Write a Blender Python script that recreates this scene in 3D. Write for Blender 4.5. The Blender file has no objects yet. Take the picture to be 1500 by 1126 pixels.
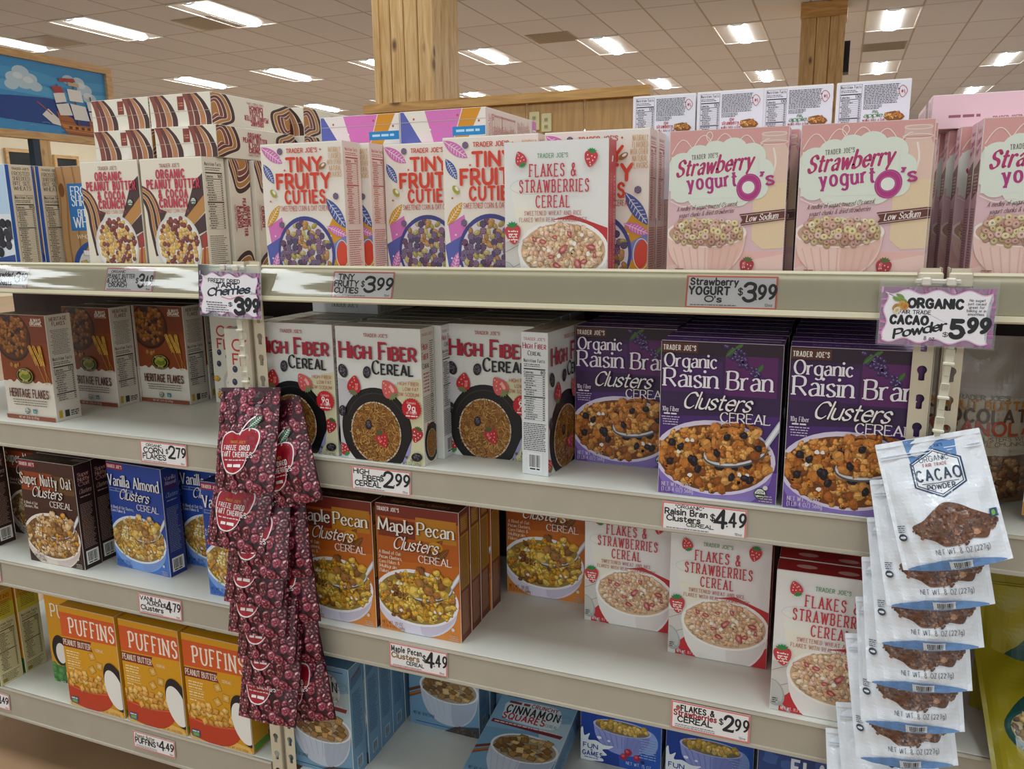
import bpy, bmesh, math, random
from math import sin, cos, pi, radians, sqrt, atan2, hypot
from mathutils import Vector, Matrix

SC = bpy.context.scene
COL = SC.collection

# ------------------------------------------------------------------ camera, world, exposure
F_PX = 1191.5
PITCH, YAW, ROLL = 0.20101, 0.37953, -0.01221
EYE = 1.45
cy, sy = cos(YAW), sin(YAW)
fwd = Vector((-sy, cy, 0)); right = Vector((cy, sy, 0)); up = Vector((0, 0, 1))
f2 = fwd * cos(PITCH) - up * sin(PITCH); u2 = up * cos(PITCH) + fwd * sin(PITCH)
r3 = right * cos(ROLL) + u2 * sin(ROLL); u3 = u2 * cos(ROLL) - right * sin(ROLL)
cd = bpy.data.cameras.new('camera'); cam = bpy.data.objects.new('camera', cd); COL.objects.link(cam)
M = Matrix((r3, u3, -f2)).transposed().to_4x4(); M.translation = Vector((0, -1.344, EYE))
cam.matrix_world = M
cd.sensor_fit = 'HORIZONTAL'; cd.sensor_width = 36.0; cd.lens = F_PX / 1500 * 36.0
cd.clip_start = 0.02; cd.clip_end = 100
SC.camera = cam

w = bpy.data.worlds.new('store_air'); SC.world = w; w.use_nodes = True
w.node_tree.nodes['Background'].inputs[0].default_value = (0.92, 1.0, 1.0, 1)
w.node_tree.nodes['Background'].inputs[1].default_value = 0.75
vs = SC.view_settings
vs.view_transform = 'Standard'; vs.look = 'None'; vs.gamma = 1.0; vs.use_curve_mapping = False
vs.exposure = 0.12
LAMP_POWER = 52.0      # emission strength of every ceiling fixture lens
OFFSCREEN_W = 21.0         # base watts of each unseen ceiling lamp
SC.cycles.use_denoising = True
SC.cycles.max_bounces = 8; SC.cycles.diffuse_bounces = 4; SC.cycles.glossy_bounces = 3
SC.cycles.transparent_max_bounces = 12; SC.cycles.transmission_bounces = 4
SC.cycles.sample_clamp_indirect = 4.0

# ------------------------------------------------------------------ helpers
def hexc(h):
    if not isinstance(h, str): return h
    h = h.lstrip('#')
    out = []
    for i in (0, 2, 4):
        c = int(h[i:i+2], 16) / 255
        out.append(c / 12.92 if c <= .04045 else ((c + .055) / 1.055) ** 2.4)
    return (out[0], out[1], out[2], 1.0)

def jit(rnd, c, a=.12):
    c = hexc(c); k = 1 + rnd.uniform(-a, a)
    return (min(1, c[0]*k*(1+rnd.uniform(-a, a)*.4)), min(1, c[1]*k), min(1, c[2]*k*(1+rnd.uniform(-a, a)*.4)), 1)

def mul(c, k):
    c = hexc(c); return (min(1, c[0]*k), min(1, c[1]*k), min(1, c[2]*k), 1)

def mixc(a, b, t):
    a = hexc(a); b = hexc(b); return tuple(a[i]*(1-t)+b[i]*t for i in range(3)) + (1,)

class Buf:
    """collects polygons with a colour each, becomes ONE mesh"""
    def __init__(s): s.v = []; s.f = []; s.c = []
    def add(s, pts, col):
        n = len(s.v); s.v.extend(pts); s.f.append(tuple(range(n, n+len(pts)))); s.c.append(hexc(col))
    def box(s, a, b, col):
        (x0, y0, z0), (x1, y1, z1) = a, b
        P = [(x0,y0,z0),(x1,y0,z0),(x1,y1,z0),(x0,y1,z0),(x0,y0,z1),(x1,y0,z1),(x1,y1,z1),(x0,y1,z1)]
        n = len(s.v); s.v.extend(P)
        for q in ((0,3,2,1),(4,5,6,7),(0,1,5,4),(1,2,6,5),(2,3,7,6),(3,0,4,7)):
            s.f.append(tuple(n+i for i in q)); s.c.append(hexc(col))
    def bevbox(s, a, b, col, bev=.001, seg=1, facecol=None):
        bm = bmesh.new(); bmesh.ops.create_cube(bm, size=1)
        a = Vector(a); b = Vector(b); c = (a+b)/2; d = b-a
        for vv in bm.verts: vv.co = Vector((c.x+vv.co.x*d.x, c.y+vv.co.y*d.y, c.z+vv.co.z*d.z))
        bmesh.ops.bevel(bm, geom=bm.edges[:], offset=bev, segments=seg, affect='EDGES', profile=.5)
        bm.normal_update(); n = len(s.v)
        bm.verts.index_update()
        s.v.extend([tuple(q.co) for q in bm.verts])
        for f in bm.faces:
            s.f.append(tuple(n+q.index for q in f.verts))
            cc = col
            if facecol:
                for k, val in facecol.items():
                    if f.normal.dot(Vector(k)) > .8: cc = val
            s.c.append(hexc(cc))
        bm.free()
    def mesh(s, name, mat, smooth=False):
        me = bpy.data.meshes.new(name)
        me.from_pydata(s.v, [], s.f)
        at = me.attributes.new('art', 'FLOAT_COLOR', 'FACE')
        flat = [x for c in s.c for x in c]
        at.data.foreach_set('color', flat)
        me.materials.append(mat)
        if smooth: me.polygons.foreach_set('use_smooth', [True]*len(me.polygons))
        me.update(); return me

def link(name, me, parent=None, loc=None):
    o = bpy.data.objects.new(name, me); COL.objects.link(o)
    if parent is not None: o.parent = parent
    if loc is not None: o.location = loc
    return o

def tag(o, label, cat, group=None):
    o['label'] = label; o['category'] = cat
    if group: o['group'] = group
    return o

def struct(o): o['kind'] = 'structure'; return o

def copy_tree(o, parent=None):
    c = o.copy(); COL.objects.link(c)
    if parent is not None: c.parent = parent
    for ch in list(o.children): copy_tree(ch, c)
    return c

# ------------------------------------------------------------------ materials
def newmat(name):
    m = bpy.data.materials.new(name); m.use_nodes = True
    nt = m.node_tree; return m, nt, nt.nodes['Principled BSDF']

def noise(nt, scale, detail=3, coord='Object', stretch=None):
    tc = nt.nodes.new('ShaderNodeTexCoord'); n = nt.nodes.new('ShaderNodeTexNoise')
    n.inputs['Scale'].default_value = scale; n.inputs['Detail'].default_value = detail
    if stretch:
        mp = nt.nodes.new('ShaderNodeMapping'); mp.inputs['Scale'].default_value = stretch
        nt.links.new(tc.outputs[coord], mp.inputs['Vector']); nt.links.new(mp.outputs[0], n.inputs['Vector'])
    else: nt.links.new(tc.outputs[coord], n.inputs['Vector'])
    return n

def printed(name, rough=.42, coat=.0, bump=.0, bscale=60, spec=.5):
    """ink on card or film: the colour comes from the face it is printed on, plus fine paper grain"""
    m, nt, b = newmat(name)
    a = nt.nodes.new('ShaderNodeAttribute'); a.attribute_name = 'art'
    n = noise(nt, 900, 2)
    mr = nt.nodes.new('ShaderNodeMapRange'); mr.inputs[3].default_value = .93; mr.inputs[4].default_value = 1.05
    nt.links.new(n.outputs[0], mr.inputs[0])
    mx = nt.nodes.new('ShaderNodeMix'); mx.data_type = 'RGBA'; mx.blend_type = 'MULTIPLY'; mx.inputs[0].default_value = 1
    nt.links.new(a.outputs['Color'], mx.inputs[6]); nt.links.new(mr.outputs[0], mx.inputs[7])
    nt.links.new(mx.outputs[2], b.inputs['Base Color'])
    b.inputs['Roughness'].default_value = rough; b.inputs['Coat Weight'].default_value = coat
    b.inputs['Coat Roughness'].default_value = .12; b.inputs['Specular IOR Level'].default_value = spec
    if bump:
        nb = noise(nt, bscale, 3); bp = nt.nodes.new('ShaderNodeBump'); bp.inputs['Strength'].default_value = bump
        bp.inputs['Distance'].default_value = .004
        nt.links.new(nb.outputs[0], bp.inputs['Height']); nt.links.new(bp.outputs[0], b.inputs['Normal'])
        nt.links.new(bp.outputs[0], b.inputs['Coat Normal'])
    return m

def plain(name, col, rough=.5, var=.08, scale=8, metal=0., stretch=None, spec=.5):
    m, nt, b = newmat(name)
    n = noise(nt, scale, 4, stretch=stretch)
    r = nt.nodes.new('ShaderNodeValToRGB'); c = hexc(col)
    r.color_ramp.elements[0].color = mul(c, 1-var); r.color_ramp.elements[1].color = mul(c, 1+var)
    r.color_ramp.elements[0].position = .3; r.color_ramp.elements[1].position = .7
    nt.links.new(n.outputs[0], r.inputs[0]); nt.links.new(r.outputs[0], b.inputs['Base Color'])
    b.inputs['Roughness'].default_value = rough; b.inputs['Metallic'].default_value = metal
    b.inputs['Specular IOR Level'].default_value = spec
    return m

def clear_plastic(name, rough=.06, tint=(1, 1, 1, 1), mixin=.12):
    m = bpy.data.materials.new(name); m.use_nodes = True; nt = m.node_tree; nt.nodes.clear()
    out = nt.nodes.new('ShaderNodeOutputMaterial'); t = nt.nodes.new('ShaderNodeBsdfTransparent'); g = nt.nodes.new('ShaderNodeBsdfGlossy')
    t.inputs[0].default_value = tint; g.inputs['Roughness'].default_value = rough
    fr = nt.nodes.new('ShaderNodeFresnel'); fr.inputs[0].default_value = 1.5
    ma = nt.nodes.new('ShaderNodeMath'); ma.operation = 'ADD'; ma.inputs[1].default_value = mixin
    mx = nt.nodes.new('ShaderNodeMixShader')
    nt.links.new(fr.outputs[0], ma.inputs[0]); nt.links.new(ma.outputs[0], mx.inputs[0])
    nt.links.new(t.outputs[0], mx.inputs[1]); nt.links.new(g.outputs[0], mx.inputs[2]); nt.links.new(mx.outputs[0], out.inputs[0])
    return m

def wood(name, c0, c1, axis='Z', knots=True):
    m, nt, b = newmat(name)
    tc = nt.nodes.new('ShaderNodeTexCoord'); mp = nt.nodes.new('ShaderNodeMapping')
    mp.inputs['Scale'].default_value = {'Z': (9, 9, .9), 'X': (.9, 9, 9), 'Y': (9, .9, 9)}[axis]
    nt.links.new(tc.outputs['Object'], mp.inputs[0])
    n = nt.nodes.new('ShaderNodeTexNoise'); n.inputs['Scale'].default_value = 3; n.inputs['Detail'].default_value = 8; n.inputs['Distortion'].default_value = 1.2
    nt.links.new(mp.outputs[0], n.inputs[0])
    r = nt.nodes.new('ShaderNodeValToRGB'); r.color_ramp.elements[0].position = .3; r.color_ramp.elements[1].position = .7
    r.color_ramp.elements[0].color = hexc(c0); r.color_ramp.elements[1].color = hexc(c1)
    nt.links.new(n.outputs[0], r.inputs[0]); last = r.outputs[0]
    if knots:
        v = nt.nodes.new('ShaderNodeTexVoronoi'); v.inputs['Scale'].default_value = 1.0
        mp2 = nt.nodes.new('ShaderNodeMapping')
        mp2.inputs['Scale'].default_value = {'Z': (7, 7, 3.2), 'X': (3.2, 7, 7), 'Y': (7, 3.2, 7)}[axis]
        nt.links.new(tc.outputs['Object'], mp2.inputs[0]); nt.links.new(mp2.outputs[0], v.inputs[0])
        r2 = nt.nodes.new('ShaderNodeValToRGB'); r2.color_ramp.elements[0].position = .09; r2.color_ramp.elements[1].position = .2
        r2.color_ramp.elements[0].color = (1, 1, 1, 1); r2.color_ramp.elements[1].color = (0, 0, 0, 1)
        nt.links.new(v.outputs['Distance'], r2.inputs[0])
        mx = nt.nodes.new('ShaderNodeMix'); mx.data_type = 'RGBA'
        nt.links.new(r2.outputs[0], mx.inputs[0]); nt.links.new(last, mx.inputs[6]); mx.inputs[7].default_value = hexc('6e4726')
        last = mx.outputs[2]
    nt.links.new(last, b.inputs['Base Color']); b.inputs['Roughness'].default_value = .45
    return m

CARD = printed('printed_cardboard', .42, .06, spec=.4)
PAPER = printed('hand_lettered_card', .6, .0)
FILM = printed('printed_pouch_film', .34, .18, .2, 45, .4)
FOIL = printed('white_foil_film', .3, .35, .45, 38)
PAINT = printed('painted_board', .5, .0, .1, 30)
PLAS = printed('moulded_plastic', .4)
RAILC = plain('beige_shelf_enamel', 'ada494', .42, .035, 14)
RAILT = plain('beige_shelf_enamel_lit', 'cdc4a8', .42, .03, 14)  # same rail enamel, lightened to put the top rail's brighter light in colour
DECK = plain('white_shelf_enamel', 'dedfd6', .4, .03, 9)
DARK = plain('dark_hardboard', '2a1712', .7, .15, 6)
POSTM = plain('cream_post_enamel', 'cfc3ab', .42, .04, 12)
CLEAR = clear_plastic('clear_plastic', .05, (1, 1, 1, 1), .02)
GLOSSC = clear_plastic('glossy_label_cover', .05, (.98, .98, .98, 1), .02)
PINE = wood('knotty_pine', 'bf9458', 'e3c08a', 'Z')
PINEX = wood('knotty_pine_rail', 'b07f42', 'd8a964', 'X')
PINEY = wood('pine_frame_wood', 'b48a55', 'd9b27a', 'Y', False)
PANELW = wood('pine_plywood', 'b58a52', 'cfa368', 'Z', False)
WALLM = plain('cream_wall_paint', 'e9dfc4', .8, .03, 3)
BLACK = plain('black_plastic', '141416', .45, .1, 20)
WHITEM = plain('white_lamp_enamel', 'f2f2ee', .35, .02, 10)
# ------------------------------------------------------------------ lettering: a skeleton alphabet drawn with different pens
_G = {}
def _g(ch, adv, s): _G[ch] = (adv, s)
for line in '''A|8|0,0 4,10 8,0;1.5,3.5 6.5,3.5
B|6.8|0,0 0,10;~0,10 3.4,10 5.6,9.3 6,7.7 5.4,6 3.2,5.3 0,5.3;~0,5.3 3.6,5.3 6.2,4.5 6.7,2.7 6,.8 3.6,0 0,0
C|7.8|~7.6,8.2 6,9.7 4.2,10 1.6,8.8 .2,5 1.6,1.2 4.2,0 6,.3 7.6,1.8
D|7.7|0,0 0,10;~0,10 3,10 6,9 7.6,5 6,1 3,0 0,0
E|6.2|6,10 0,10 0,0 6.3,0;0,5.2 5,5.2
F|5.8|6,10 0,10 0,0;0,5.2 4.8,5.2
G|8.2|~7.8,8.2 6.2,9.7 4.3,10 1.6,8.8 .2,5 1.6,1.2 4.3,0 6.4,.5 8,1.8;8,1.8 8,4.6 5.4,4.6
H|7.6|0,0 0,10;7.6,0 7.6,10;0,5.2 7.6,5.2
I|.2|0,0 0,10
J|5|~4.6,10 4.6,6 4.6,2.6 3.8,.6 2.2,0 .6,.5 0,1.8
K|7.2|0,0 0,10;7,10 0,4.4;2.4,6.2 7.4,0
L|5.8|0,10 0,0 6,0
M|10|0,0 .8,10 5,1.5 9.2,10 10,0
N|8|0,0 0,10 8,0 8,10
O|9|@4.5,10 1.4,8.7 0,5 1.4,1.3 4.5,0 7.6,1.3 9,5 7.6,8.7
P|6.6|0,0 0,10;~0,10 3.5,10 6,9.2 6.7,7.3 6,5.3 3.5,4.5 0,4.5
Q|9|@4.5,10 1.4,8.7 0,5 1.4,1.3 4.5,0 7.6,1.3 9,5 7.6,8.7;5.5,2.5 9,-1
R|7.2|0,0 0,10;~0,10 3.5,10 6,9.2 6.7,7.3 6,5.3 3.5,4.5 0,4.5;3.2,4.5 7.4,0
S|6.5|~6.2,8.3 5,9.6 3.2,10 1,9.2 .4,7.4 1.4,5.9 3.3,5.2 5.4,4.3 6.4,2.6 5.6,.8 3.2,0 1.4,.4 .2,1.9
T|7.4|0,10 7.6,10;3.8,10 3.8,0
U|8|~0,10 0,6 0,3.4 1.2,.9 4,0 6.8,.9 8,3.4 8,6 8,10
V|8|0,10 4,0 8,10
W|12|0,10 3,0 6,9 9,0 12,10
X|8|0,10 8,0;8,10 0,0
Y|8|0,10 4,5 8,10;4,5 4,0
Z|7|0,10 7,10 0,0 7,0
&|8.3|~8.3,0 5,3.6 2,7.3 2.2,9.2 3.8,10 5.4,9.2 5.3,7.4 3,5.6 .6,3.8 .2,2 1.4,.3 3.6,0 6,1.4 7.6,4.6
a|5.2|~.7,5.5 2.2,6.6 4,6.4 5,5 5,3 5,0;~5,4 2.6,3.7 .5,2.8 .2,1.4 1.2,.1 3,.2 5,1.6
b|6|0,10.5 0,0;~0,5 1.4,6.4 3.2,6.6 5.4,5.5 6,3.3 5.4,1.1 3.2,0 1.4,.2 0,1.6
c|5|~5,5.4 3.6,6.5 2.4,6.6 .7,5.4 0,3.3 .7,1.2 2.4,0 3.6,.1 5.2,1.2
d|6|6,10.5 6,0;~6,5 4.6,6.4 2.8,6.6 .6,5.5 0,3.3 .6,1.1 2.8,0 4.6,.2 6,1.6
e|5.5|0,3.6 5.5,3.6;~5.5,3.6 5.1,5.5 3.8,6.5 2.8,6.6 .8,5.5 0,3.3 .8,1.1 2.8,0 4.2,.2 5.5,1.4
f|3.6|~4.2,9.6 3.2,10.4 2,10 1.4,8.4 1.4,5 1.4,0;0,6.4 3.6,6.4
g|6|~6,5 4.6,6.4 2.8,6.6 .6,5.5 0,3.3 .6,1.1 2.8,0 4.6,.2 6,1.6;~6,6.6 6,2 6,-1 5.2,-2.7 3,-3.2 .6,-2.4
h|5.4|0,10.5 0,0;~0,4.6 1.5,6.2 3.2,6.6 5,5.8 5.4,4 5.4,0
i|.2|0,6.5 0,0;0,9
j|1|~1,6.5 1,0 .6,-2.4 -1,-3;1,9
k|5|0,10.5 0,0;4.8,6.5 0,2.6;1.6,3.9 5,0
l|.2|0,10.5 0,0
m|9.4|0,6.5 0,0;~0,4.8 1.4,6.3 2.8,6.6 4.3,5.8 4.7,4 4.7,0;~4.7,4.8 6,6.3 7.4,6.6 9,5.8 9.4,4 9.4,0
n|5.4|0,6.5 0,0;~0,4.6 1.5,6.2 3.2,6.6 5,5.8 5.4,4 5.4,0
o|6|@3,6.6 .8,5.7 0,3.3 .8,.9 3,0 5.2,.9 6,3.3 5.2,5.7
p|6|0,6.5 0,-3;~0,5 1.4,6.4 3.2,6.6 5.4,5.5 6,3.3 5.4,1.1 3.2,0 1.4,.2 0,1.6
q|6|6,6.5 6,-3;~6,5 4.6,6.4 2.8,6.6 .6,5.5 0,3.3 .6,1.1 2.8,0 4.6,.2 6,1.6
r|3.6|0,6.5 0,0;~0,4.4 1.2,6 2.6,6.6 3.8,6.3
s|4.5|~4.3,5.5 3.2,6.5 2.2,6.6 .6,5.9 .4,4.7 1.5,3.7 3.2,3 4.5,1.9 4,.5 2.2,0 1,.2 .1,1.2
t|3.7|~1.4,9 1.4,5 1.4,1.8 2.2,.2 3.8,.5;0,6.4 3.6,6.4
u|5.4|~0,6.5 0,3 .5,.8 2.2,0 4,.4 5.4,2;5.4,6.5 5.4,0
v|5.6|0,6.5 2.8,0 5.6,6.5
w|8.4|0,6.5 2.1,0 4.2,6 6.3,0 8.4,6.5
x|5.4|0,6.5 5.4,0;5.4,6.5 0,0
y|5.6|0,6.5 2.8,0;5.6,6.5 1.6,-3
z|5|0,6.5 5,6.5 0,0 5,0
0|6.4|@3.2,10 .9,8.6 0,5 .9,1.4 3.2,0 5.5,1.4 6.4,5 5.5,8.6
1|2.6|.2,7.8 2.6,10 2.6,0
2|6.4|~.3,7.6 1.2,9.4 3.2,10 5.4,9.2 6,7.3 5,5 2.4,2.2 0,0;0,0 6.4,0
3|6|~.3,8.4 1.5,9.7 3.2,10 5.2,9.2 5.6,7.5 4.8,5.9 2.4,5.3;~2.4,5.3 5,4.8 6,2.8 5.2,.9 3,0 1.2,.4 0,1.6
4|6.8|4.8,0 4.8,10 0,3 6.8,3
5|6.2|5.6,10 1,10 .6,5.6;~.6,5.6 2.6,6.3 4.8,5.8 6.1,3.4 5.2,.9 3,0 1,.4 0,1.6
6|6.2|~5.4,9.6 3,8.4 1,5.8 .2,3.2 1,.9 3.2,0 5.3,.9 6.2,3 5.3,5.2 3.2,6 1.2,5 .2,3.2
7|6|0,10 6,10 2,0
8|6.2|@3.1,10 1,9.2 .6,7.6 1.4,5.9 3.1,5.3 5,4.4 6,2.7 5.2,.8 3.1,0 1,.8 .2,2.7 1.2,4.4 3.1,5.3 4.8,5.9 5.6,7.6 5.2,9.2
9|6.2|~.8,.4 3.2,1.6 5.2,4.2 6,6.8 5.2,9.1 3,10 .9,9.1 0,7 .9,4.8 3,4 5,5 6,6.8
$|6.5|~6.2,8.3 5,9.6 3.2,10 1,9.2 .4,7.4 1.4,5.9 3.3,5.2 5.4,4.3 6.4,2.6 5.6,.8 3.2,0 1.4,.4 .2,1.9;3.3,11.3 3.3,-1.3
'|.6|0,10.4 0,7.6
.|.6|0,.4
,|.8|.4,.6 -.2,-1.6
!|.4|0,10 0,3;0,.3
-|3|0,4.2 3.2,4.2
(|2.4|~2.4,11 .4,8 0,5 .4,1 2.4,-2
)|2.4|~0,11 2,8 2.4,5 2,1 0,-2
/|4|0,-1 4,11
*|3|0,8.5 3,8.5;1.5,10 1.5,7'''.split('\n'):
    ch, adv, st = line.split('|')
    strokes = []
    for q in st.split(';'):
        fl = ''
        if q[0] in '~@': fl = q[0]; q = q[1:]
        strokes.append((fl, [tuple(float(t) for t in p.split(',')) for p in q.split()]))
    _g(ch, float(adv), strokes)

def spline(P, closed=False, sub=4):
    n = len(P); out = []
    rng = range(n if closed else n-1)
    for i in rng:
        if closed: a, b, c, d = P[i-1], P[i], P[(i+1) % n], P[(i+2) % n]
        else: a, b, c, d = P[max(0, i-1)], P[i], P[i+1], P[min(n-1, i+2)]
        for k in range(sub):
            t = k/sub; t2 = t*t; t3 = t2*t
            out.append(tuple(.5*(2*b[j]+(c[j]-a[j])*t+(2*a[j]-5*b[j]+4*c[j]-d[j])*t2+(3*b[j]-a[j]-3*c[j]+d[j])*t3) for j in (0, 1)))
    if not closed: out.append(P[-1])
    return out

def ribbon(P, wf, closed=False, cap='butt'):
    """polyline -> convex pieces; wf(direction)->width"""
    Q = [P[0]]
    for p in P[1:]:
        if hypot(p[0]-Q[-1][0], p[1]-Q[-1][1]) > 1e-6: Q.append(p)
    if len(Q) < 2: return []
    if closed: Q = Q + [Q[0], Q[1]]
    segs = []; n = len(Q)
    D = []
    for i in range(n-1):
        dx, dy = Q[i+1][0]-Q[i][0], Q[i+1][1]-Q[i][1]; L = hypot(dx, dy) or 1; D.append((dx/L, dy/L))
    out = []; L_, R_ = [], []
    for i in range(n):
        a = D[max(0, i-1)]; b = D[min(n-2, i)]
        if closed and i == 0: a = D[n-3]
        mx, my = a[0]+b[0], a[1]+b[1]; L = hypot(mx, my)
        w = .5*(wf(a)+wf(b))/2
        if L < .9:      # sharp corner: use both normals, square it with a disc
            m = b if i < n-1 else a
            L_.append((Q[i], w, a, b)); R_.append(None)
        else:
            mx, my = mx/L, my/L; k = w/max(.55, (mx*b[0]+my*b[1]))
            L_.append(((Q[i][0]-my*k, Q[i][1]+mx*k), (Q[i][0]+my*k, Q[i][1]-mx*k))); R_.append(1)
    for i in range(n-1):
        def side(j, d):
            if R_[j]: return L_[j]
            q, w, a, b = L_[j]; return ((q[0]-d[1]*w, q[1]+d[0]*w), (q[0]+d[1]*w, q[1]-d[0]*w))
        A = side(i, D[i]); B = side(i+1, D[i])
        out.append([A[0], A[1], B[1], B[0]])
    for i in range(1, n-1):
        if not R_[i]:
            q, w, a, b = L_[i]; out.append([(q[0]+w*cos(t*pi/4), q[1]+w*sin(t*pi/4)) for t in range(8)])
    if cap == 'round' and not closed:
        for q, d in ((Q[0], D[0]), (Q[-1], D[-1])):
            w = wf(d)/2; out.append([(q[0]+w*cos(t*pi/4), q[1]+w*sin(t*pi/4)) for t in range(8)])
    return out

ST = {
 'sans': dict(w=(1.15, 1.15), cap='butt', tr=2.2),
 'bold': dict(w=(2.0, 2.0), cap='butt', tr=3.0),
 'heavy': dict(w=(2.6, 2.6), cap='round', tr=3.2),
 'round': dict(w=(2.0, 2.0), cap='round', tr=3.0),
 'fat': dict(w=(2.9, 2.9), cap='round', tr=3.4),
 'serif': dict(w=(.5, 1.55), nib=12, serif=3.0, sth=.62, tr=1.9),
 'serifb': dict(w=(.8, 2.0), nib=12, serif=3.3, sth=.7, tr=2.2),
 'hf': dict(w=(.7, 1.9), nib=22, serif=2.6, sth=.6, tr=1.9),
 'script': dict(w=(.7, 1.9), nib=35, shear=.3, cap='round', tr=1.9),
 'brush': dict(w=(.45, 1.5), nib=40, shear=.35, cap='round', tr=1.5),
 'slab': dict(w=(1.2, 1.5), nib=0, serif=3.2, sth=1.0, tr=2.5),
 'slabb': dict(w=(1.6, 2.2), nib=0, serif=3.6, sth=1.2, tr=2.7),
 'mark': dict(w=(1.55, 1.55), cap='round', jit=.3, tr=2.6),
 'markb': dict(w=(2.3, 2.3), cap='round', jit=.25, tr=3.0),
 'tiny': dict(w=(1.3, 1.3), cap='butt', tr=2.4, sub=2),
}

def clip_rect(P, x0, y0, x1, y1):
    for ax, lim, sg in ((0, x0, 1), (0, x1, -1), (1, y0, 1), (1, y1, -1)):
        if not P: return P
        out = []; n = len(P)
        for i in range(n):
            a, b = P[i], P[(i+1) % n]
            da, db = (a[ax]-lim)*sg, (b[ax]-lim)*sg
            if da >= 0: out.append(a)
            if (da < 0) != (db < 0):
                t = da/(da-db); out.append((a[0]+(b[0]-a[0])*t, a[1]+(b[1]-a[1])*t))
        P = out
    return P

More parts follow.
